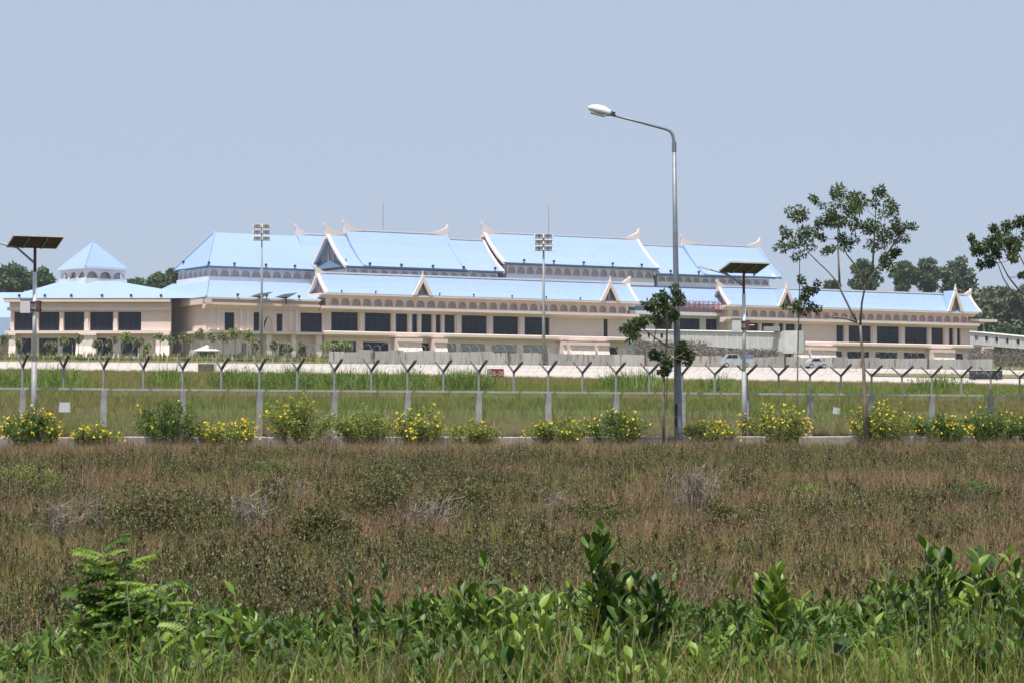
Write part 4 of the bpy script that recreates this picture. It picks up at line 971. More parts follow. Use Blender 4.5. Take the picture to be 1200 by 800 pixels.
# ------------------------------------------------------------------ vehicles by the hoarding
def vehicle(name, px, y_wheel, Y, Lm, rz, paint, label, cat, van=False):
    c = P(px, y_wheel, Y); c.z = ground_z(c.x, c.y) + .07; t = empty(name, tuple(c), rz); tag(t, label, cat)
    h = Lm / 2; W = .85
    if van: prof = [(-h, .35), (-h, 1.2), (-h * .2, 1.2), (-h * .15, 1.9), (h * .55, 1.9), (h * .8, 1.25), (h, 1.1), (h, .35)]
    else: prof = [(-h, .32), (-h, .88), (-h * .82, .95), (-h * .45, 1.42), (h * .18, 1.44), (h * .52, .98), (h * .95, .82), (h, .6), (h, .32)]
    b = MB().prism(prof, lambda p, q: (p[0], q, p[1]), -W, W).build('body', paint, t)
    wz = [(-h * .1, 1.3), (-h * .08, 1.78), (h * .5, 1.78), (h * .68, 1.3)] if van else [(-h * .62, .98), (-h * .4, 1.34), (h * .14, 1.36), (h * .4, .98)]
    for sy in (-1, 1): MB().prism(wz, lambda p, q: (p[0], sy * (W + q), p[1]), -.02, .015).build('window', M_GLASS, b)
    for sx in (-.62, .62):
        for sy in (-1, 1):
            m = MB(); ring = [(.33 * math.cos(2 * math.pi * k / 14), .33 * math.sin(2 * math.pi * k / 14)) for k in range(14)]
            m.prism(ring, lambda p, q: (h * sx + p[0], sy * (W - .08) + q, .33 + p[1]), -.11, .13); w_ = m.build('wheel', M_TYRE, t)
            m = MB(); m.prism([(a * .55, b_ * .55) for a, b_ in ring], lambda p, q: (h * sx + p[0], sy * (W + .055) + q, .33 + p[1]), -.01, .01); m.build('rim', M_ALU, w_)
    for sy in (-.55, .55): MB().box(h + .0, h + .03, sy - .14, sy + .14, .62, .78).build('headlight', M_WHITE, b)
    return t
tv = vehicle('pickup_truck', 862, 428.6, 362, 4.4, R(182), M_CARW, 'pale pickup truck with a blue load parked under the jet bridge', 'truck', van=True)
MB().box(-2.45, -.75, -.78, .78, 1.21, 1.85).build('load', M_CARB, tv)
vehicle('parked_car', 956, 429.6, 356, 3.0, R(12), M_CARW, 'small white car parked in front of the hoarding', 'car')

# ------------------------------------------------------------------ small hut
q = P(243, 418, 470); gz = ground_z(q.x, q.y); hut = empty('small_hut', (q.x, q.y, gz)); tag(hut, 'little hut with a white pyramid roof among the young trees', 'hut')
w = 2.0
MB().box(-w + .2, w - .2, -1.7, 1.7, 0, 1.5).build('wall', M_PLASTER, hut)
MB().add([(-w - .4, -2.3, 1.5), (w + .4, -2.3, 1.5), (w + .4, 2.3, 1.5), (-w - .4, 2.3, 1.5), (0, 0, 2.7)], [(0, 1, 4), (1, 2, 4), (2, 3, 4), (3, 0, 4), (3, 2, 1, 0)]).build('roof', M_PLASTER, hut)
MB().box(-1.5, 1.5, -1.74, -1.705, .45, 1.3).build('opening', M_DARK, hut)

# ------------------------------------------------------------------ scattering (uncountable ground cover only)
def proto_collection(name, objs):
    col = bpy.data.collections.new(name)
    for i, (m, nm) in enumerate(objs):
        o = bpy.data.objects.new('%s_%02d' % (nm, i), m); col.objects.link(o)
    return col
def scatter(name, pts, col, label, cat):
    """pts: (x, y, z, rotz, scale, idx, lean)"""
    me = bpy.data.meshes.new(name); me.from_pydata([p[:3] for p in pts], [], [])
    a = me.attributes.new('rot', 'FLOAT_VECTOR', 'POINT'); a.data.foreach_set('vector', [c for p in pts for c in (p[6] * math.cos(p[3]), p[6] * math.sin(p[3]), p[3])])
    a = me.attributes.new('scl', 'FLOAT', 'POINT'); a.data.foreach_set('value', [p[4] for p in pts])
    a = me.attributes.new('idx', 'INT', 'POINT'); a.data.foreach_set('value', [p[5] for p in pts])
    o = link(name, me); tag(o, label, cat, kind='stuff')
    ng = bpy.data.node_groups.new(name + '_scatter', 'GeometryNodeTree')
    ng.interface.new_socket('Geometry', in_out='INPUT', socket_type='NodeSocketGeometry'); ng.interface.new_socket('Geometry', in_out='OUTPUT', socket_type='NodeSocketGeometry')
    n = ng.nodes; l = ng.links
    gi = n.new('NodeGroupInput'); go = n.new('NodeGroupOutput'); ip = n.new('GeometryNodeInstanceOnPoints'); ci = n.new('GeometryNodeCollectionInfo')
    ci.inputs['Collection'].default_value = col; ci.inputs['Separate Children'].default_value = True; ci.inputs['Reset Children'].default_value = True
    ip.inputs['Pick Instance'].default_value = True
    def attr(nm, ty):
        q = n.new('GeometryNodeInputNamedAttribute'); q.data_type = ty; q.inputs['Name'].default_value = nm; return q.outputs['Attribute']
    l.new(gi.outputs[0], ip.inputs['Points']); l.new(ci.outputs[0], ip.inputs['Instance'])
    l.new(attr('idx', 'INT'), ip.inputs['Instance Index']); l.new(attr('rot', 'FLOAT_VECTOR'), ip.inputs['Rotation']); l.new(attr('scl', 'FLOAT'), ip.inputs['Scale'])
    l.new(ip.outputs[0], go.inputs[0])
    md = o.modifiers.new('scatter', 'NODES'); md.node_group = ng
    return o
def blade(m, base, h, w, lean, az, curl=0.5, mi=0, segs=3):
    d = Vector((math.cos(az), math.sin(az), 0)); s = Vector((-d.y, d.x, 0)); vs = []
    for k in range(segs):
        f = k / segs; ww = w * (1 - 0.55 * f); out = lean * (f + curl * f * f); p = Vector(base) + d * (h * out) + Vector((0, 0, h * (f - 0.25 * lean * f * f)))
        vs += [p - s * ww / 2, p + s * ww / 2]
    f = 1; p = Vector(base) + d * (h * lean * (1 + curl)) + Vector((0, 0, h * (1 - 0.25 * lean))); vs.append(p)
    fs = [(2 * k, 2 * k + 1, 2 * k + 3, 2 * k + 2) for k in range(segs - 1)] + [(2 * segs - 2, 2 * segs - 1, 2 * segs)]
    m.add(vs, fs, mi)
def leafcard(m, p, d, up, L_, w, mi=0, fold=0.15):
    """folded lance shaped leaf: 4 faces"""
    d = Vector(d).normalized(); s = d.cross(Vector(up)); s = s.normalized() if s.length > 1e-4 else Vector((1, 0, 0)); n_ = s.cross(d)
    p = Vector(p); a = p + d * L_ * .45 - n_ * fold * w; t = p + d * L_ - n_ * 0.12 * L_
    m.add([p, p + d * L_ * .42 + s * w / 2, a, p + d * L_ * .42 - s * w / 2, t], [(0, 1, 2), (0, 2, 3), (1, 4, 2), (2, 4, 3)], mi)
def rdir(r, up=0.0):
    while True:
        v = Vector((r.uniform(-1, 1), r.uniform(-1, 1), r.uniform(-1, 1)))
        if 0.05 < v.length < 1: break
    v.normalize(); v.z += up; return v.normalized()

rg = random.Random(21)
def tuft(n, hmin, hmax, w, spread, lean, mats, heads=0.0):
    m = MB()
    for i in range(n):
        a = rg.uniform(0, 6.28); r = spread * math.sqrt(rg.random()); b = (r * math.cos(a), r * math.sin(a), -0.02)
        h = rg.uniform(hmin, hmax); az = rg.uniform(0, 6.28); ln = abs(rg.gauss(0, lean))
        mi = 0 if len(mats) == 1 else (0 if rg.random() < .7 else rg.randrange(1, len(mats)))
        blade(m, b, h, w * rg.uniform(.7, 1.3), ln, az, mi=mi)
        if rg.random() < heads:
            tip = Vector(b) + Vector((math.cos(az), math.sin(az), 0)) * (h * ln * 1.3) + Vector((0, 0, h * (.93 - .25 * ln)))
            leafcard(m, tip, (math.cos(az) * ln, math.sin(az) * ln, 1), (rg.uniform(-1, 1), rg.uniform(-1, 1), .1), rg.uniform(.035, .08), rg.uniform(.004, .008), mi)
    return m.mesh('tuft', mats)
def herb(n_stem, h, L_, w, mats, per=7, spread=.16):
    m = MB()
    for i in range(n_stem):
        a = rg.uniform(0, 6.28); r = spread * math.sqrt(rg.random()); b = Vector((r * math.cos(a), r * math.sin(a), 0)); hh = h * rg.uniform(.6, 1.1)
        tip = b + Vector((rg.gauss(0, .12) * hh, rg.gauss(0, .12) * hh, hh))
        m.tube([b, tip], [.004, .002], n=3, mi=len(mats) - 1, cap=False)
        for k in range(per):
            f = .25 + .75 * (k + rg.random()) / per; p = b.lerp(tip, f); d = rdir(rg, .35)
            leafcard(m, p, d, (0, 0, 1), L_ * rg.uniform(.7, 1.2), w * rg.uniform(.8, 1.2), 0 if len(mats) < 3 or rg.random() < .75 else 1)
    return m.mesh('herb', mats)

# ---- dry field grass
field = [(tuft(72, .14, .44, .0042, .19, .55, [M_BROWN, M_STRAW], .4), 'a'), (tuft(72, .12, .40, .0042, .19, .7, [M_BROWN], .5), 'b'), (tuft(64, .12, .38, .0045, .18, .7, [M_BROWN, M_OLGR], .3), 'c'),
         (tuft(60, .10, .34, .0055, .18, .65, [M_OLGR, M_BROWN], .2), 'd'), (tuft(54, .10, .32, .006, .18, .65, [M_GRASS, M_OLGR]), 'e'),
         (herb(12, .34, .045, .016, [M_OLEAF, M_TWIG], 14, .2), 'f'), (herb(12, .30, .042, .017, [M_BUSH, M_OLEAF, M_TWIG], 12, .2), 'g'), (tuft(26, .25, .55, .005, .16, .3, [M_STRAW, M_BROWN], .6), 'h')]
fcol = proto_collection('field_tufts', field)
def vnoise(x, y, s, seed=0):
    x /= s; y /= s; xi, yi = math.floor(x), math.floor(y); fx, fy = x - xi, y - yi
    def h(a, b): return random.Random((a * 73856093) ^ (b * 19349663) ^ seed * 83492791).random()
    fx = fx * fx * (3 - 2 * fx); fy = fy * fy * (3 - 2 * fy)
    return (h(xi, yi) * (1 - fx) + h(xi + 1, yi) * fx) * (1 - fy) + (h(xi, yi + 1) * (1 - fx) + h(xi + 1, yi + 1) * fx) * fy
def field_kind(x, y):
    g1 = vnoise(x, y, 2.2, 1) * .6 + vnoise(x, y, .8, 2) * .4; g2 = vnoise(x, y, 3.0, 5)
    gap = fence_Y(x / max(y, 60), KERB) - y
    r = rg.random()
    if gap < 14: return rg.choice([0, 1, 2, 3, 2, 3, 7, 3]) if r < .8 else 4
    if g1 > .52: return rg.choice([5, 6, 5, 3, 2, 4, 5])
    if g2 > .5 or (gap < 50 and g2 > .38): return rg.choice([3, 4, 2, 3, 1, 3, 5])
    return rg.choice([0, 1, 0, 1, 2, 2, 7, 5]) if r < .9 else rg.choice([4, 6, 3])
pts = []; y = 17.5
while y < 112:
    dens = 30 if y < 26 else (17 if y < 40 else (9 if y < 60 else 7))
    stepy = 0.5; W_ = 0.235 * y + 0.8
    for i in range(int(dens * stepy * 2 * W_)):
        x = rg.uniform(-W_, W_); yy = y + rg.uniform(0, stepy)
        k_ = fence_Y(x / max(yy, 60), KERB)
        if yy > k_ - 0.35: continue
        sc = rg.uniform(.65, 1.2) * (.7 + .6 * vnoise(x, yy, 1.3, 17)) * (1.0 if yy < 40 else (1.2 if yy < 60 else 1.25))
        if k_ - yy < 6: sc *= 0.75
        if k_ - yy < 1.5: sc *= 0.6
        pts.append((x, yy, ground_z(x, yy), rg.uniform(0, 6.28), sc, field_kind(x, yy), rg.uniform(-.12, .12)))
    y += stepy
scatter('field_grass', pts, fcol, 'reddish brown dry grass and weeds covering the open field', 'grass')

# ---- lush undergrowth nearest to the viewer
under = [(tuft(34, .22, .55, .012, .17, .45, [M_GRASS, M_OLGR]), 'a'), (tuft(30, .25, .6, .011, .16, .5, [M_GRASS]), 'b'), (herb(10, .34, .085, .027, [M_LEAF, M_STEM], 11, .17), 'c'), (herb(9, .30, .095, .034, [M_LEAF, M_LEAFL, M_STEM], 11, .18), 'd'),
         (herb(10, .34, .08, .026, [M_LEAFD, M_LEAF, M_STEM], 12, .17), 'e'), (tuft(22, .3, .62, .008, .15, .45, [M_OLGR, M_STRAW, M_BROWN], .3), 'f'), (herb(7, .26, .07, .04, [M_LEAFL, M_LEAF, M_STEM], 8, .16), 'g'), (tuft(18, .25, .5, .006, .15, .5, [M_BROWN, M_STRAW], .5), 'h')]
ucol = proto_collection('undergrowth_tufts', under)
# outline of the green belt against the dry field, in photo columns
TOP = [(-80, 735), (0, 738), (60, 728), (110, 705), (200, 690), (260, 700), (320, 715), (400, 712), (440, 700), (520, 690), (600, 684), (690, 668), (760, 676), (800, 690), (830, 712), (870, 700), (920, 676), (960, 712), (1010, 690), (1040, 672), (1090, 650), (1160, 655), (1200, 655), (1290, 660)]
def top_at(px):
    for (a, ya), (b, yb) in zip(TOP, TOP[1:]):
        if a <= px <= b: return ya + (yb - ya) * (px - a) / (b - a)
    return 700
pts = []
for i in range(4300):
    yy = rg.uniform(10.6, 20.5); W_ = .235 * yy + .4; x = rg.uniform(-W_, W_); px = 600 + x / yy * FPX
    gz = ground_z(x, yy); tp = top_at(px); hmax = (HOR - tp) / FPX * yy + EYE - gz         # height that reaches the outline
    if hmax < 0.20: continue
    n_ = vnoise(x, yy, .55, 3); n2 = vnoise(x, yy, .9, 9)
    if n2 > .70: kd = rg.choice([5, 7, 0, 2, 1, 5])
    elif n_ > .62: kd = rg.choice([0, 1, 0, 3, 3, 6, 2])
    elif n_ > .38: kd = rg.choice([2, 3, 4, 0, 3, 2, 6, 4, 2])
    else: kd = rg.choice([2, 4, 4, 3, 2, 2])
    if yy < 13.4 and rg.random() < .72: kd = rg.choice([0, 5, 7, 1, 5, 0, 6])
    sc = min(1.5, hmax / (.62 if kd in (0, 1, 5, 7) else .40)) * rg.uniform(.6, 1.0)
    if sc < .45: continue
    pts.append((x, yy, gz, rg.uniform(0, 6.28), sc, kd, rg.uniform(-.15, .15)))
scatter('undergrowth', pts, ucol, 'dense green undergrowth of grass and leafy weeds in the foreground', 'undergrowth')

# ---- slope behind the fence
slope = [(tuft(42, .22, .5, .012, .3, .4, [M_OLGR, M_BROWN], .2), 'a'), (tuft(42, .22, .55, .014, .3, .45, [M_GRASS, M_OLGR]), 'b'), (tuft(40, .3, .7, .016, .3, .4, [M_GRASS]), 'c'), (herb(12, .6, .10, .045, [M_BUSH, M_TWIG], 10, .3), 'd'), (tuft(40, .2, .45, .012, .3, .4, [M_BROWN, M_OLGR, M_STRAW], .2), 'e'), (tuft(30, .5, 1.0, .022, .3, .35, [M_GRASS, M_BUSH]), 'f')]
scol = proto_collection('slope_tufts', slope)
pts = []
def slope_pt(px, Y): return (px - 600) / FPX * Y
for i in range(30000):
    px = rg.uniform(-60, 1260); u = (px - 600) / FPX; f0 = fence_Y(u) + .1
    n0 = lerp3(u, 300, 260, 230) - 2
    f = rg.random() ** 1.7; Y = f0 + (n0 - f0) * f; x = u * Y; gz = ground_z(x, Y)
    py = HOR - (gz - EYE) / Y * FPX
    g1 = vnoise(x * .6, Y * .35, 6, 11); d = Y - f0
    if d < 6: kd = rg.choice([0, 4, 4, 0, 4]); sc = rg.uniform(.45, .8)
    elif d < 17: kd = rg.choice([0, 4, 0, 4, 1]) if g1 < .6 else rg.choice([1, 0, 1, 4]); sc = rg.uniform(.7, 1.1)
    elif d < 75: kd = rg.choice([1, 0, 2, 0, 1]) if g1 < .6 else rg.choice([0, 4, 0, 1]); sc = rg.uniform(.7, 1.4)
    else: kd = rg.choice([0, 4, 0, 1]) ; sc = rg.uniform(.6, 1.1)
    pts.append((x, Y, gz, rg.uniform(0, 6.28), sc, kd, rg.uniform(-.1, .1)))
for cx, hw, n in ((70, 38, 60), (15, 30, 30), (270, 28, 50), (300, 22, 50), (345, 38, 110), (400, 25, 70), (440, 30, 90), (480, 22, 60), (535, 28, 80), (560, 22, 60), (725, 22, 50), (755, 22, 55), (1100, 40, 30), (840, 18, 20), (200, 30, 30)):
    for i in range(n):
        px = rg.gauss(cx, hw * .5); u = (px - 600) / FPX; Y = rg.uniform(150, 185); x = u * Y
        pts.append((x, Y, ground_z(x, Y), rg.uniform(0, 6.28), rg.uniform(1.3, 2.2) * (1 - .35 * abs(px - cx) / hw), rg.choice([2, 3, 3, 5, 5]), rg.uniform(-.15, .15)))
scatter('slope_grass', pts, scol, 'green and tan grass with rank weeds on the bank behind the fence', 'grass')

# ------------------------------------------------------------------ young trees by the kerb, built limb by limb
def young_tree(name, label, base_px, off, trunk, limbs, clusters, leaf=.125, dens=1.0, seed=1, rtrunk=.075, group=None, cat='tree', bark=None):
    r = random.Random(seed); p2 = fence_pt(base_px[0], off); Y = p2.y; k = Y / FPX
    b = Vector((p2.x, p2.y, ground_z(p2.x, p2.y))); t = empty(name, tuple(b)); tag(t, label, cat, group)
    rel = lambda c, dy=0.0: P(c[0], c[1], Y + dy) - b
    tp = [Vector((0, 0, -.1))] + [rel(c) for c in trunk]; n = len(tp)
    MB().tube(tp, [rtrunk * (1 - .55 * i / (n - 1)) for i in range(n)], n=8).build('trunk', bark or M_BARK, t, smooth=True)
    nodes = [(q, 0.0) for q in tp[max(1, n // 2):]]
    for li, lb_ in enumerate(limbs):
        dy1 = r.uniform(-.7, .7); m_ = len(lb_); pts_ = [rel(c, dy1 * i / max(1, m_ - 1)) for i, c in enumerate(lb_)]
        MB().tube(pts_, [max(.009, rtrunk * .52 * (1 - .72 * i / (m_ - 1))) for i in range(m_)], n=6).build('limb', bark or M_BARK, t, smooth=True)
        nodes += [(q, 0) for q in pts_[1:]]
    tw = MB(); cr = MB()
    for (cx, cy, cr_) in clusters:
        R_ = cr_ * k; dy = r.uniform(-1.0, 1.0) * min(1.2, R_ * 2.2); c = rel((cx, cy), dy)
        q = min((q for q, _ in nodes), key=lambda q: (q - c).length + max(0, q.z - c.z) * .6)
        mid = q.lerp(c, .55) + Vector((r.uniform(-.08, .08), r.uniform(-.08, .08), -.05)); tw.tube([q, mid, c], [.014, .010, .006], n=4, cap=False)
        for s_ in range(int(7 * dens)):
            e = c + rdir(r, .15) * R_ * r.uniform(.5, 1.0); tw.tube([c, e], [.006, .003], n=3, cap=False)
        N = int(165 * dens * (cr_ / 10.0) ** 1.8) + 14
        # sub-clumps so that light and dark groups and gaps appear
        subs = [c + Vector((r.gauss(0, .5), r.gauss(0, .5), r.gauss(0, .42))) * R_ for _ in range(max(3, int(cr_ / 2.6)))]
        for i in range(N):
            s0_ = r.choice(subs); d = rdir(r, .1); pp = s0_ + d * R_ * .46 * r.random() ** .5
            dd = (d + Vector((0, 0, -.25)) + rdir(r) * .6).normalized()
            leafcard(cr, pp, dd, rdir(r, .8), leaf * r.uniform(.7, 1.25), leaf * .52 * r.uniform(.8, 1.2))
    o = tw.build('twigs', M_TWIG, t, fix=False); o['kind'] = 'stuff'
    o = cr.build('crown', M_SAPL, t, fix=False); o['kind'] = 'stuff'
    return t
young_tree('forked_tree', 'slender forked young tree with an airy crown and a low side branch', (1014.5, 517), KERB + .9,
    [(1013.5, 470), (1012, 430), (1009.5, 400), (1008, 380)],
    [[(1008, 381), (1010, 355), (1014, 335), (1022, 323), (1033, 308), (1040, 290)], [(1014, 335), (1003, 312), (992, 298), (985, 280)], [(1004, 377), (996, 362), (985, 340), (983, 333), (970, 318), (957, 306), (948, 297), (938, 285)], [(984, 334), (983, 312), (982, 292), (982, 265), (990, 240)], [(1022, 323), (1024, 290), (1026, 255), (1026, 228)], [(1033, 308), (1048, 285), (1058, 270), (1068, 264)], [(1004, 377.5), (990, 373), (970, 371), (960, 367)]],
    [(935, 255, 14), (942, 280, 16), (916, 288, 7), (930, 297, 9), (925, 272, 9), (959, 238, 8), (961, 260, 13), (981, 230, 13), (1000, 230, 11), (981, 255, 17), (996, 247, 14), (970, 293, 8), (989, 282, 13), (1026, 224, 10), (1014, 241, 12), (1041, 237, 6), (1022, 266, 12), (1047, 254, 14), (1038, 280, 17), (1055, 275, 12), (1069, 266, 7), (1033, 302, 13), (1050, 297, 10), (962, 278, 7), (1005, 262, 8)], dens=1.35, seed=3, rtrunk=.085)
young_tree('slim_sapling', 'very slim sapling with one small dark crown beside the forked tree', (934, 516), KERB + .2,
    [(934.5, 460), (935, 410), (936, 370), (937, 335), (937, 302)], [[(936, 372), (942, 362), (947, 352)]],
    [(949, 342, 10), (931, 356, 10), (945, 362, 10), (955, 334, 6), (938, 331, 6), (938, 348, 8), (922, 362, 5), (952, 355, 6)], dens=1.2, seed=5, rtrunk=.032)
young_tree('staked_sapling', 'sapling with clumped dark leaves leaning on a stake by the tall street lamp', (777.5, 516), KERB + 1.0,
    [(777.5, 480), (778, 435), (781, 405), (782, 380), (780, 360)],
    [[(781, 405), (768, 396), (755, 386), (742, 382)], [(782, 382), (790, 365), (794, 350)], [(778, 432), (790, 420), (803, 412)], [(780, 362), (775, 352), (772, 345)], [(768, 396), (766, 400), (769, 385), (768, 372)]],
    [(775, 350, 11), (793, 346, 11), (777, 367, 14), (789, 374, 9), (762, 358, 9), (737, 382, 11), (750, 378, 9), (739, 394, 7), (767, 419, 9), (782, 424, 10), (775, 436, 7), (802, 407, 8), (808, 420, 8), (796, 416, 7), (768, 374, 8)], dens=1.5, seed=8, rtrunk=.055, leaf=.155)
young_tree('spreading_tree', 'spreading tree at the end of the flower hedge with drooping dark limbs', (1232, 516), KERB + 1.2,
    [(1231, 470), (1229, 420), (1227, 385), (1226, 365)],
    [[(1226, 372), (1212, 362), (1196, 354), (1183, 338), (1175, 325), (1169, 308)], [(1226, 366), (1208, 352), (1194, 340), (1182, 325), (1174, 310), (1165, 295)], [(1226, 366), (1215, 335), (1200, 310), (1190, 290)], [(1226, 366), (1230, 330), (1226, 300), (1222, 280)], [(1227, 380), (1245, 345), (1252, 310)]],
    [(1139, 280, 6), (1148, 294, 11), (1162, 270, 8), (1162, 290, 13), (1150, 311, 6), (1177, 285, 13), (1180, 264, 9), (1193, 262, 11), (1193, 285, 13), (1163, 310, 6), (1184, 304, 8), (1199, 322, 6), (1212, 272, 13), (1214, 300, 14), (1232, 285, 14), (1250, 300, 14), (1240, 265, 11), (1170, 300, 9), (1140, 289, 5)], dens=1.7, seed=12, rtrunk=.09, leaf=.14, bark=M_TWIG)
stk = fence_pt(779.8, KERB + .95); MBs = MB().tube([(0, 0, -.1), (.02, 0, 1.5), (.05, 0, 3.1)], [.022, .02, .018], n=5)
tag(MBs.build('wooden_stake', M_DEAD, None, loc=(stk.x + .02, stk.y, ground_z(stk.x, stk.y))), 'thin wooden stake tied beside the clumped sapling', 'stake')

# ------------------------------------------------------------------ flowering bushes on the kerb
fl_mesh = None
def flower(m, p, r_, sz):
    n_ = (rdir(r_, .5) + Vector((0, -.7, 0))).normalized(); a = n_.cross(Vector((0, 0, 1))).normalized(); b = n_.cross(a); st = r_.uniform(0, 6)
    for k in range(5):
        t = st + 2 * math.pi * k / 5; d = a * math.cos(t) + b * math.sin(t); e = a * math.cos(t + 1.57) + b * math.sin(t + 1.57)
        m.add([p, p + d * sz * .6 + e * sz * .38, p + d * sz + n_ * sz * .2, p + d * sz * .6 - e * sz * .38], [(0, 1, 2, 3)])
def bush(px, hw, ytop, fl, label, mat_, seed, off=KERB + .15, leaf=.095, dens=1.0, twiggy=True):
    r = random.Random(seed); p2 = fence_pt(px, off); Y = p2.y; k = Y / FPX; gz = ground_z(p2.x, p2.y)
    t = empty('flowering_bush', (p2.x, p2.y, gz)); tag(t, label, 'bush', 'yellow flowering bushes along the kerb')
    H = Zp(ytop - 2, Y) - gz; W = hw * k * 1.2
    st = MB(); lv = MB(); fw = MB(); tips = []
    ns = int(42 * max(.6, W / 1.0))
    for i in range(ns):
        a = r.uniform(0, 6.28); rad = W * math.sqrt(r.random()); hx = H * (1 - .38 * (rad / W) ** 2) * r.uniform(.62, 1.03)
        e = Vector((rad * math.cos(a), rad * math.sin(a) * .75, hx)); b0 = Vector((e.x * .35, e.y * .35, 0)); mid = b0.lerp(e, .55) + Vector((0, 0, hx * .12))
        st.tube([b0, mid, e], [.012, .008, .004], n=3, cap=False)
        for q in range(int(105 * dens)):
            f = r.uniform(.18, 1.0); pp = (b0.lerp(mid, f / .55) if f < .55 else mid.lerp(e, (f - .55) / .45)) + rdir(r) * r.uniform(0, .2)
            if pp.z < .08: pp.z = .08
            leafcard(lv, pp, rdir(r, .35), rdir(r, .6), leaf * r.uniform(.7, 1.4), leaf * .42 * r.uniform(.8, 1.3))
        tips.append(e)
    for i in range(int(fl)):
        e = r.choice(tips); pp = e + rdir(r, .3) * r.uniform(.02, .20); pp.y -= r.uniform(0, .12)
        if r.random() < .4: pp = Vector((pp.x, pp.y - .1, pp.z * r.uniform(.55, .95)))
        flower(fw, pp, r, r.uniform(.035, .058))
    o = st.build('stems', M_TWIG, t, fix=False); o['kind'] = 'stuff'
    o = lv.build('foliage', mat_, t, fix=False); o['kind'] = 'stuff'
    if fl: o = fw.build('blossom', M_PETAL, t, fix=False); o['kind'] = 'stuff'
    return t
B = [(36, 33, 481, 75, 'round bush thick with yellow flowers at the foot of the pavilion end solar light', M_BUSH),
     (112, 30, 500, 22, 'low straggling yellow flowered bush below the small square white board', M_BUSHY),
     (197, 36, 468, 14, 'tall dark green bush with few yellow flowers climbing over a fence post', M_BUSH),
     (262, 34, 489, 48, 'low spreading yellow flowered bush next to the tall dark green bush', M_BUSHY),
     (350, 40, 463, 42, 'tallest wide yellow flowered bush, standing between two fence posts', M_BUSHY),
     (425, 38, 480, 8, 'light green bush with hardly any flowers', M_BUSHY),
     (494, 32, 476, 40, 'rounded yellow flowered bush next to the light green flowerless bush', M_BUSHY),
     (556, 34, 494, 22, 'low yellow flowered bush below the red airfield sign', M_BUSHY),
     (650, 34, 488, 26, 'thin yellow flowered bush below the mast by the hoarding', M_BUSHY),
     (718, 42, 479, 40, 'broad yellow flowered bush beside the staked sapling', M_BUSH),
     (832, 28, 493, 40, 'small low yellow flowered bush between the street lamp and a solar light', M_BUSHY),
     (908, 38, 474, 62, 'large yellow flowered bush beside the solar light in front of the jet bridge', M_BUSHY),
     (1032, 42, 469, 62, 'big yellow flowered bush behind the trunk of the forked tree', M_BUSHY),
     (1100, 34, 484, 42, 'yellow flowered bush of middling height after the forked tree', M_BUSH),
     (1158, 36, 479, 30, 'leafy yellow flowered bush by the black sign board end', M_BUSH),
     (1204, 30, 486, 26, 'yellow flowered bush by the spreading tree at the hedge end', M_BUSH)]
for i, (a, b, c, d, e, f) in enumerate(B): bush(a, b, c, d * 2.4, e, f, 100 + i, off=KERB + (.1 if i % 3 else .35))

# ------------------------------------------------------------------ trees beyond the terminal
def clump_crown(r, c, rx, rz, n_cl, per, leaf, m):
    for i in range(n_cl):
        d = rdir(r, .15); f = r.random() ** .4; q = c + Vector((d.x * rx * f, d.y * rx * f, d.z * rz * f)); cr_ = rx * r.uniform(.20, .36)
        for j in range(per):
            e = rdir(r, .25); p = q + Vector((e.x, e.y, e.z * .75)) * cr_ * r.uniform(.75, 1.05)
            leafcard(m, p, (rdir(r) + e * .4), e, leaf * r.uniform(.7, 1.3), leaf * .7, fold=.05)
def far_tree(name, px, hw, ytop, ybot, Y, label, group, material, seed, cat='tree', leaf=.95, ncl=64, per=60, trunk_r=.28, gz=None):
    r = random.Random(seed); k = Y / FPX; X = (px - 600) * k; g0 = ground_z(X, Y) if gz is None else gz
    t = empty(name, (X, Y, g0)); tag(t, label, cat, group)
    zt, zb = Zp(ytop, Y) - g0, Zp(ybot, Y) - g0; rx = hw * k; c = Vector((0, 0, (zt + zb) / 2)); rz = (zt - zb) / 2
    MB().tube([(0, 0, 0), (r.uniform(-.3, .3), 0, zb + rz * .4), (r.uniform(-.4, .4), 0, zt - rz * .5)], [trunk_r, trunk_r * .7, trunk_r * .3], n=6).build('trunk', M_BARK, t, smooth=True)
    for i in range(4):
        a = i * 1.6 + r.random(); MB().tube([(0, 0, zb + rz * .2 * i * .5), (rx * .6 * math.cos(a), rx * .6 * math.sin(a), zb + rz * (.8 + .2 * i))], [trunk_r * .5, trunk_r * .2], n=5).build('limb', M_BARK, t)
    m = MB(); clump_crown(r, c, rx * .86, rz * .88, ncl, per, leaf, m)
    o = m.build('crown', material, t, fix=False); o['kind'] = 'stuff'
    return t
g_ = 'trees beyond the terminal'
for i, (px, hw, yt, yb, lab) in enumerate([(14, 22, 309, 352, 'broad dark tree beyond the terminal, behind the solar light arm'), (48, 17, 314, 352, 'dark tree beyond the terminal, beside the lantern roof'), (-22, 24, 316, 356, 'dark tree beyond the terminal at the end of the blue link roof'),
        (185, 17, 322, 350, 'low tree showing over the roofs between lantern and hipped roof'), (203, 13, 315, 345, 'small tree touching the eave of the hipped upper roof'), (160, 14, 327, 350, 'low bush like tree right beside the lantern roof'),
        (1015, 20, 304, 352, 'round lone tree beyond the terminal, seen through the forked tree'), (1060, 15, 305, 352, 'first of three tall trees rising over the end wing roof'), (1087, 16, 299, 352, 'middle and tallest of three trees rising over the end wing roof'), (1122, 22, 299, 356, 'broad last of three trees rising over the end wing roof'),
        (975, 9, 328, 350, 'very small treetop just showing over the end wing roof')]):
    far_tree('distant_tree', px, hw, yt, yb, 690 + 6 * i, lab, g_, M_FAR, 300 + i)
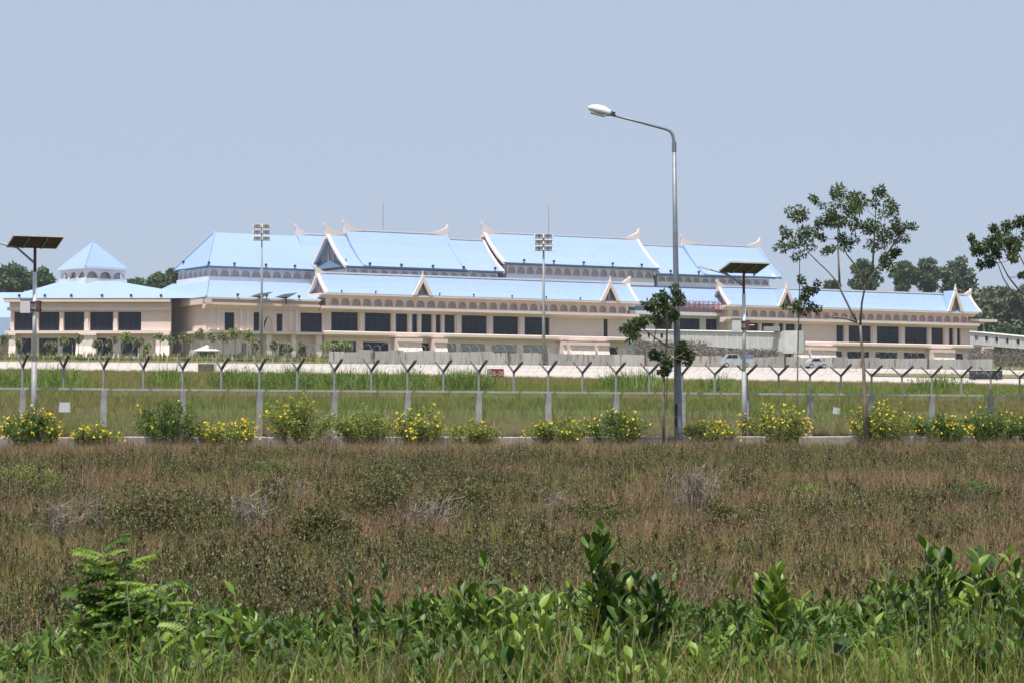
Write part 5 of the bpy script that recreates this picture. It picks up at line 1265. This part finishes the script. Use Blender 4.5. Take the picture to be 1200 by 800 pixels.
# wood on the right: one mass
r = random.Random(77); m = MB()
for i in range(60):
    px = 1120 + i * 5.2 + r.uniform(-3, 3); Y = 720 + r.uniform(0, 90); k = Y / FPX; X = (px - 600) * k; g0 = ground_z(X, Y)
    zt = Zp(339 + r.uniform(-3, 5), Y); h_ = zt - g0
    for zz in range(5):
        c = Vector((X + r.uniform(-2, 2), Y, g0 + h_ * (.12 + .19 * zz))); clump_crown(r, c, 3.8, 3.4, 8, 26, 1.5, m)
    m.tube([(X, Y, g0), (X, Y, zt - 2)], .2, n=4, mi=1)
tag(m.build('far_wood', [M_FARO, M_BARK], fix=False), 'hazy olive green wood beyond the end of the terminal', 'wood', kind='stuff')
for i, (px, hw, yt, yb) in enumerate([(1155, 12, 373, 398), (1176, 14, 377, 402), (1192, 12, 380, 402), (1212, 13, 376, 402), (1165, 9, 385, 404)]):
    far_tree('roadside_shrub', px, hw, yt, yb + 14, 630 + 5 * i, ['leafy green shrub touching the end of the terminal, before the hazy wood', 'second leafy shrub before the hazy wood, next to the terminal end shrub', 'third leafy shrub before the hazy wood, over the jet bridge windows', 'last leafy shrub before the hazy wood, by the spreading tree', 'lowest small leafy shrub before the wood, just above the jet bridge roof'][i], 'shrubs in front of the wood', M_FAR, 400 + i, cat='shrub', leaf=.75, ncl=34, per=40, trunk_r=.12)
# young trees and shrubs in front of the pavilion
r = random.Random(31)
SH = [(4, 392, 10), (22, 396, 8), (60, 398, 10), (74, 394, 8), (92, 390, 7), (112, 398, 6), (130, 394, 9), (147, 390, 9), (163, 396, 8), (172, 400, 7), (187, 389, 9), (201, 394, 7), (216, 392, 12), (234, 386, 10), (247, 390, 9), (262, 389, 12), (275, 384, 11), (291, 386, 11), (300, 398, 9), (322, 398, 9), (338, 402, 8), (355, 400, 8), (385, 399, 14), (404, 398, 13)]
ORD = 'first second third fourth fifth sixth seventh eighth ninth tenth eleventh twelfth thirteenth fourteenth'.split()
LEFT = sorted((a[0] for a in SH if a[0] < 243), reverse=True); RIGHT = sorted(a[0] for a in SH if a[0] >= 243)
for i, (px, yt, hw) in enumerate(SH):
    Y = 462 + r.uniform(-6, 14); X = (px - 600) / FPX * Y
    far_tree('young_airport_tree', px, hw * .85, yt, yt + r.uniform(11, 16), Y, (ORD[LEFT.index(px)] + ' young sparse tree counted from the small hut along the pavilion' if px < 243 else ORD[RIGHT.index(px)] + ' young tree counted from the small hut towards the corrugated hoarding'), 'young trees in front of the terminal', M_FARY if r.random() < .75 else M_BUSHY, 500 + i, leaf=.42, ncl=18, per=16, trunk_r=.07)
m = MB()
for i in range(1500):
    px = r.uniform(-40, 400); Y = r.uniform(428, 462); X = (px - 600) / FPX * Y
    if r.random() < .4: px = 215
    blade(m, (X, Y, ground_z(X, Y)), r.uniform(.5, 1.7), .25, r.uniform(0, .5), r.uniform(0, 6.28))
tag(m.build('verge_weeds', M_OLGR, fix=False), 'pale tall weeds along the verge in front of the pavilion', 'weeds', kind='stuff')
# scrub under the jet bridges
m = MB(); r = random.Random(9)
for i in range(1300):
    px = r.uniform(744, 912) if i % 3 else r.uniform(1140, 1260); Y = r.uniform(462, 486) if px < 1000 else r.uniform(505, 530); X = (px - 600) / FPX * Y; c = Vector((X, Y, ground_z(X, Y) + r.uniform(.1, 3.6 if px < 830 else (2.2 if px < 1000 else 3.0))))
    for j in range(16): leafcard(m, c + rdir(r) * .8, rdir(r, .2), rdir(r, .5), .45, .16)
M_SCRUB = leaf_mat('dry_scrub', [(.15, .115, .085), (.20, .155, .115), (.11, .085, .065), (.14, .125, .07)], trans=.1)
tag(m.build('dry_scrub', M_SCRUB, fix=False), 'dull grey brown scrub growing under the jet bridges', 'scrub', kind='stuff')

# ------------------------------------------------------------------ low shrubs and dead brush in the field
def field_pos(px, py_base):
    """ground point in the field seen at (px, py_base)"""
    lo, hi = 9.0, 95.0
    for _ in range(50):
        mid = (lo + hi) / 2; X = (px - 600) / FPX * mid
        if HOR - (ground_z(X, mid) - EYE) / mid * FPX > py_base: lo = mid
        else: hi = mid
    return Vector(((px - 600) / FPX * lo, lo, ground_z((px - 600) / FPX * lo, lo)))
def low_shrub(px, py, hw, htop, label, material, seed, leaf=.06, dens=1.0):
    r = random.Random(seed); b = field_pos(px, py); k = b.y / FPX; H = (py - htop) * k; W = hw * k
    H *= 1.15; W *= 1.2; t = empty('low_shrub', tuple(b)); tag(t, label, 'shrub', 'low shrubs in the dry field')
    st = MB(); lv = MB()
    for i in range(int(58 * dens)):
        a = r.uniform(0, 6.28); rad = W * math.sqrt(r.random()); h_ = H * (1 - .5 * (rad / W) ** 2) * r.uniform(.6, 1.0); e = Vector((rad * math.cos(a), rad * math.sin(a), h_)); b0 = e * .3; b0.z = 0
        st.tube([b0, e], [.007, .003], n=3, cap=False)
        for q in range(52):
            p = b0.lerp(e, r.uniform(.35, 1.05)) + rdir(r) * .08; leafcard(lv, p, rdir(r, .4), rdir(r, .6), leaf * r.uniform(.7, 1.3), leaf * .36)
    o = st.build('stems', M_TWIG, t, fix=False); o['kind'] = 'stuff'; o = lv.build('foliage', material, t, fix=False); o['kind'] = 'stuff'
for i, a in enumerate([(185, 640, 62, 568, 'dark round low shrub in the dry field beside bleached twigs', M_OLEAF), (320, 568, 34, 541, 'small bright green shrub far back in the dry field', M_BUSH), (455, 618, 60, 545, 'wide olive low shrub in the middle of the dry field', M_OLEAF), (540, 612, 45, 560, 'olive low shrub touching the wide shrub in the dry field', M_OLEAF),
        (862, 632, 40, 588, 'low green shrub beside the tangle of dead brush', M_OLEAF), (380, 640, 34, 590, 'small green low shrub in front of the wide olive shrub', M_OLEAF), (30, 580, 40, 545, 'yellowish low shrub in the dry field near the flower hedge start', M_BUSHY), (690, 622, 32, 585, 'small olive low shrub behind the tallest broad leaved plant', M_OLEAF), (945, 590, 28, 572, 'thin pale green shrub in the dry field', M_BUSHY), (1140, 590, 26, 565, 'tiny dark green shrub alone in the dry field', M_BUSH)]):
    low_shrub(*a, 600 + i)
def dead_brush(px, py, hw, htop, label, seed, n=26):
    n = int(n * .7); r = random.Random(seed); b = field_pos(px, py); k = b.y / FPX; H = (py - htop) * k; W = hw * k
    t = empty('dead_brush', tuple(b)); tag(t, label, 'dead bush', 'dead brush in the dry field'); m = MB()
    for i in range(n):
        a = r.uniform(0, 6.28); rad = W * r.random(); e = Vector((rad * math.cos(a), rad * math.sin(a) * .6, H * r.uniform(.6, 1.1))); b0 = Vector((e.x * .4, e.y * .4, 0)); mid = b0.lerp(e, .5) + rdir(r) * .06
        m.tube([b0, mid, e], [.009, .006, .003], n=3, cap=False)
        for q in range(4):
            s0_ = mid.lerp(e, r.random()); m.tube([s0_, s0_ + rdir(r, .5) * r.uniform(.08, .25) * min(1, H * 2)], [.005, .002], n=3, cap=False)
    o = m.build('branches', M_DEAD, t, fix=False); o['kind'] = 'stuff'
for i, a in enumerate([(290, 632, 26, 580, 'upright bleached dead twigs behind the pinnate leaved vine', 44), (70, 640, 45, 585, 'sprawling dead brush beside the dark round shrub', 40), (335, 600, 26, 562, 'small dead brush near the small bright green shrub', 24), (500, 628, 55, 585, 'wide low dead brush in front of the olive shrubs', 46), (812, 610, 36, 552, 'dense grey tangle of dead brush', 110), (650, 612, 26, 574, 'dead twigs behind the tallest broad leaved plant', 26), (118, 626, 20, 585, 'few bleached curved twigs beside the dark shrub', 14)]):
    dead_brush(*a[:5], 700 + i, n=a[5])

# ------------------------------------------------------------------ broad leaved plants in the foreground, leaf by leaf
def leaf_mesh(kind, material, wid=.36, bend=.25):
    m = MB(); K = 6; prof = {'obovate': [.10, .42, .72, .95, 1.0, .78, .05], 'lance': [.08, .6, .95, 1.0, .8, .45, .02]}[kind]
    vs = []
    for i in range(K + 1):
        f = i / K; w = prof[i] * wid / 2; z = -bend * f * f; 
        vs += [(-w, f, z + w * .35), (0, f, z), (w, f, z + w * .35)]
    fs_ = []
    for i in range(K): fs_ += [(3 * i, 3 * i + 1, 3 * i + 4, 3 * i + 3), (3 * i + 1, 3 * i + 2, 3 * i + 5, 3 * i + 4)]
    m.add(vs, fs_); me = m.mesh('leaf', material); me.polygons.foreach_set('use_smooth', [True] * len(me.polygons)); return me
def pinnate_mesh(material):
    m = MB(); m.tube([(0, 0, 0), (0, .5, -.04), (0, 1, -.22)], [.012, .009, .004], n=3, cap=False)
    for i in range(7):
        f = .2 + .8 * i / 6; z = -.22 * f * f
        for s_ in (-1, 1): leafcard(m, (0, f - .04, z), (s_, .35, -.5), (0, 0, 1), .30, .19)
    leafcard(m, (0, .98, -.2), (0, 1, -.5), (0, 0, 1), .28, .14)
    return m.mesh('leaf', material)
LM = {'mid': [leaf_mesh('obovate', M_LEAF, .40, .22), leaf_mesh('obovate', M_LEAF, .34, .35), leaf_mesh('lance', M_LEAF, .36, .18)],
      'light': [leaf_mesh('obovate', M_LEAFL, .44, .3), leaf_mesh('lance', M_LEAFL, .42, .4), leaf_mesh('lance', M_LEAFL, .38, .15)],
      'dark': [leaf_mesh('obovate', M_LEAFD, .42, .15), leaf_mesh('lance', M_LEAFD, .36, .25), leaf_mesh('obovate', M_LEAF, .40, .2)],
      'pin': [pinnate_mesh(M_LEAFL), pinnate_mesh(M_LEAF)]}
def plant(px, ytop, Y, kind, label, group, seed, stems=3, leaf=.125, per=12, spread=.22, upr=.75):
    r = random.Random(seed); X = (px - 600) / FPX * Y; gz = ground_z(X, Y); t = empty('broad_leaved_plant' if kind != 'pin' else 'pinnate_leaved_vine', (X, Y, gz)); tag(t, label, 'plant', group)
    H = Zp(ytop, Y) - gz
    for s_ in range(stems):
        a = r.uniform(0, 6.28); hh = H * (.95 if s_ == 0 else r.uniform(.66, .95)); off = 0.03 if s_ == 0 else spread * r.uniform(.3, 1)
        b0 = Vector((.25 * off * math.cos(a), .25 * off * math.sin(a), -.03)); e = Vector((off * math.cos(a), off * math.sin(a), hh - leaf * .45)); mid = b0.lerp(e, .5) + Vector((r.uniform(-.03, .03), r.uniform(-.03, .03), .02))
        MB().tube([b0, mid, e], [.009, .007, .004], n=5).build('stem', M_STEM, t, smooth=True, fix=False)
        ga = r.uniform(0, 6.28)
        for i in range(per):
            f = .32 + .68 * (i + .5) / per; p = b0.lerp(mid, f * 2) if f < .5 else mid.lerp(e, f * 2 - 1)
            ga += 2.4 + r.uniform(-.3, .3); el = R(30 + 50 * f * upr + r.uniform(-16, 14)) if kind != 'pin' else R(r.uniform(-5, 40))
            d = Vector((math.cos(ga) * math.cos(el), math.sin(ga) * math.cos(el), math.sin(el)))
            o = link('leaf', r.choice(LM[kind]), t); sz = leaf * r.uniform(.75, 1.2) * (1.0 if f < .85 else .85)
            if kind == 'pin': sz *= 1.65
            yv = d; xv = yv.cross(Vector((0, 0, 1))).normalized(); zv_ = xv.cross(yv)
            mt = Matrix((xv, yv, zv_)).transposed().to_4x4(); mt = Matrix.Translation(p) @ mt @ Matrix.Rotation(r.uniform(-.5, .5), 4, 'Y') @ Matrix.Scale(sz, 4)
            o.matrix_local = mt
    return t
PL = [(142, 611, 15.2, 'pin', 'tallest vine with drooping pinnate leaves rising over the undergrowth', 5, .13, 15), (185, 655, 14.6, 'pin', 'pinnate leaved vine next to the tallest vine', 4, .12, 12), (118, 672, 15.4, 'pin', 'low pinnate leaved vine below the tallest vine', 3, .11, 10), (218, 690, 13.8, 'pin', 'small pinnate leaved vine beside the yellowish large leaved plant', 3, .11, 10),
      (282, 664, 14.6, 'light', 'yellow green plant with one arching leafy shoot beside the vines', 3, .13, 13), (240, 728, 12.9, 'light', 'yellowish plant with the broadest pale leaves low in the undergrowth', 4, .15, 10),
      (447, 632, 15.4, 'dark', 'thin dark stemmed plant standing up alone from the undergrowth', 2, .10, 15), (572, 640, 15.6, 'mid', 'upright broad leaved plant with a leafy tip behind the green belt', 6, .135, 15), (706, 598, 15.4, 'mid', 'tallest broad leaved plant of the foreground', 7, .155, 19), (742, 640, 15.2, 'dark', 'dark broad leaved plant leaning on the tallest plant', 7, .14, 15),
      (912, 648, 15.0, 'light', 'bright green rounded broad leaved plant', 7, .14, 15), (968, 716, 12.6, 'dark', 'single dark seedling with large spreading leaves', 1, .16, 9), (1078, 618, 16.2, 'mid', 'tall broad leaved plant at the top of the leafy thicket', 7, .14, 16), (1146, 624, 16.0, 'dark', 'plant with large dark upright leaves on the leafy thicket', 5, .18, 12), (1192, 640, 15.8, 'mid', 'bushy broad leaved plant at the end of the leafy thicket', 5, .13, 13)]
for i, (px, yt, Y, kd, lab, st_, lf, per) in enumerate(PL): plant(px, yt, Y, kd, lab, None, 800 + i, stems=st_, leaf=lf, per=per)
rp_ = random.Random(55); n_pl = 0
GL = {'mid': 'mid green broad leaved plant in the foreground belt', 'light': 'light green broad leaved plant in the foreground belt', 'dark': 'dark green broad leaved plant in the foreground belt'}
NEAR = [(100, 'below the first flowering bushes'), (230, 'around the pinnate leaved vines'), (330, 'around the yellowish plants by the vines'), (430, 'on the low gap beside the thin dark stemmed plant'), (520, 'around the thin dark stemmed plant'), (640, 'around the upright plant with a leafy tip'), (790, 'around the tallest foreground plant'), (860, 'in the dip between tallest plant and rounded plant'), (945, 'around the bright green rounded plant'), (1030, 'around the single dark seedling'), (1110, 'around the top of the leafy thicket'), (9999, 'at the end of the leafy thicket')]
def near(x): return next(t for lim, t in NEAR if x < lim)
px = -40
while px < 1245:
    for row in range(3):
        x_ = px + rp_.uniform(-14, 14); tp = top_at(x_)
        if row == 0: Y = rp_.uniform(15.0, 16.8); yt = tp - rp_.uniform(2, 28)
        elif row == 1: Y = rp_.uniform(13.4, 14.9); yt = tp + rp_.uniform(8, 46)
        else: Y = rp_.uniform(12.0, 13.4); yt = tp + rp_.uniform(40, 95)
        if x_ < 100 and rp_.random() < .5: continue
        if 300 < x_ < 400 and rp_.random() < .4: continue
        H = Zp(yt, Y) - ground_z((x_ - 600) / FPX * Y, Y)
        if H < .22: continue
        kd = rp_.choice(['mid', 'mid', 'mid', 'light', 'dark'])
        plant(x_, yt, Y, kd, GL[kd].replace('in the foreground belt', near(x_)), kd + ' green plants of the foreground belt', 900 + n_pl, stems=rp_.choice([4, 5]), leaf=rp_.uniform(.085, .125), per=rp_.choice([12, 13, 14]), spread=.22); n_pl += 1
    px += 34

# ------------------------------------------------------------------ haze: the warm damp air between here and the wood
hz = MB().box(-1300, 1300, -90, 1500, EYE - 4.0, 62.0).build('haze', M_WHITE)
hm = bpy.data.materials.new('haze_air'); hm.use_nodes = True; hn = hm.node_tree.nodes; hn.clear()
ho = hn.new('ShaderNodeOutputMaterial'); hv = hn.new('ShaderNodeVolumePrincipled')
hv.inputs['Color'].default_value = (0.80, 0.88, 1.0, 1); hv.inputs['Density'].default_value = 0.00009; hv.inputs['Anisotropy'].default_value = 0.2
hm.node_tree.links.new(hv.outputs[0], ho.inputs['Volume'])
hz.data.materials.clear(); hz.data.materials.append(hm); tag(hz, 'pale damp haze filling the air over the airfield', 'haze', kind='stuff')
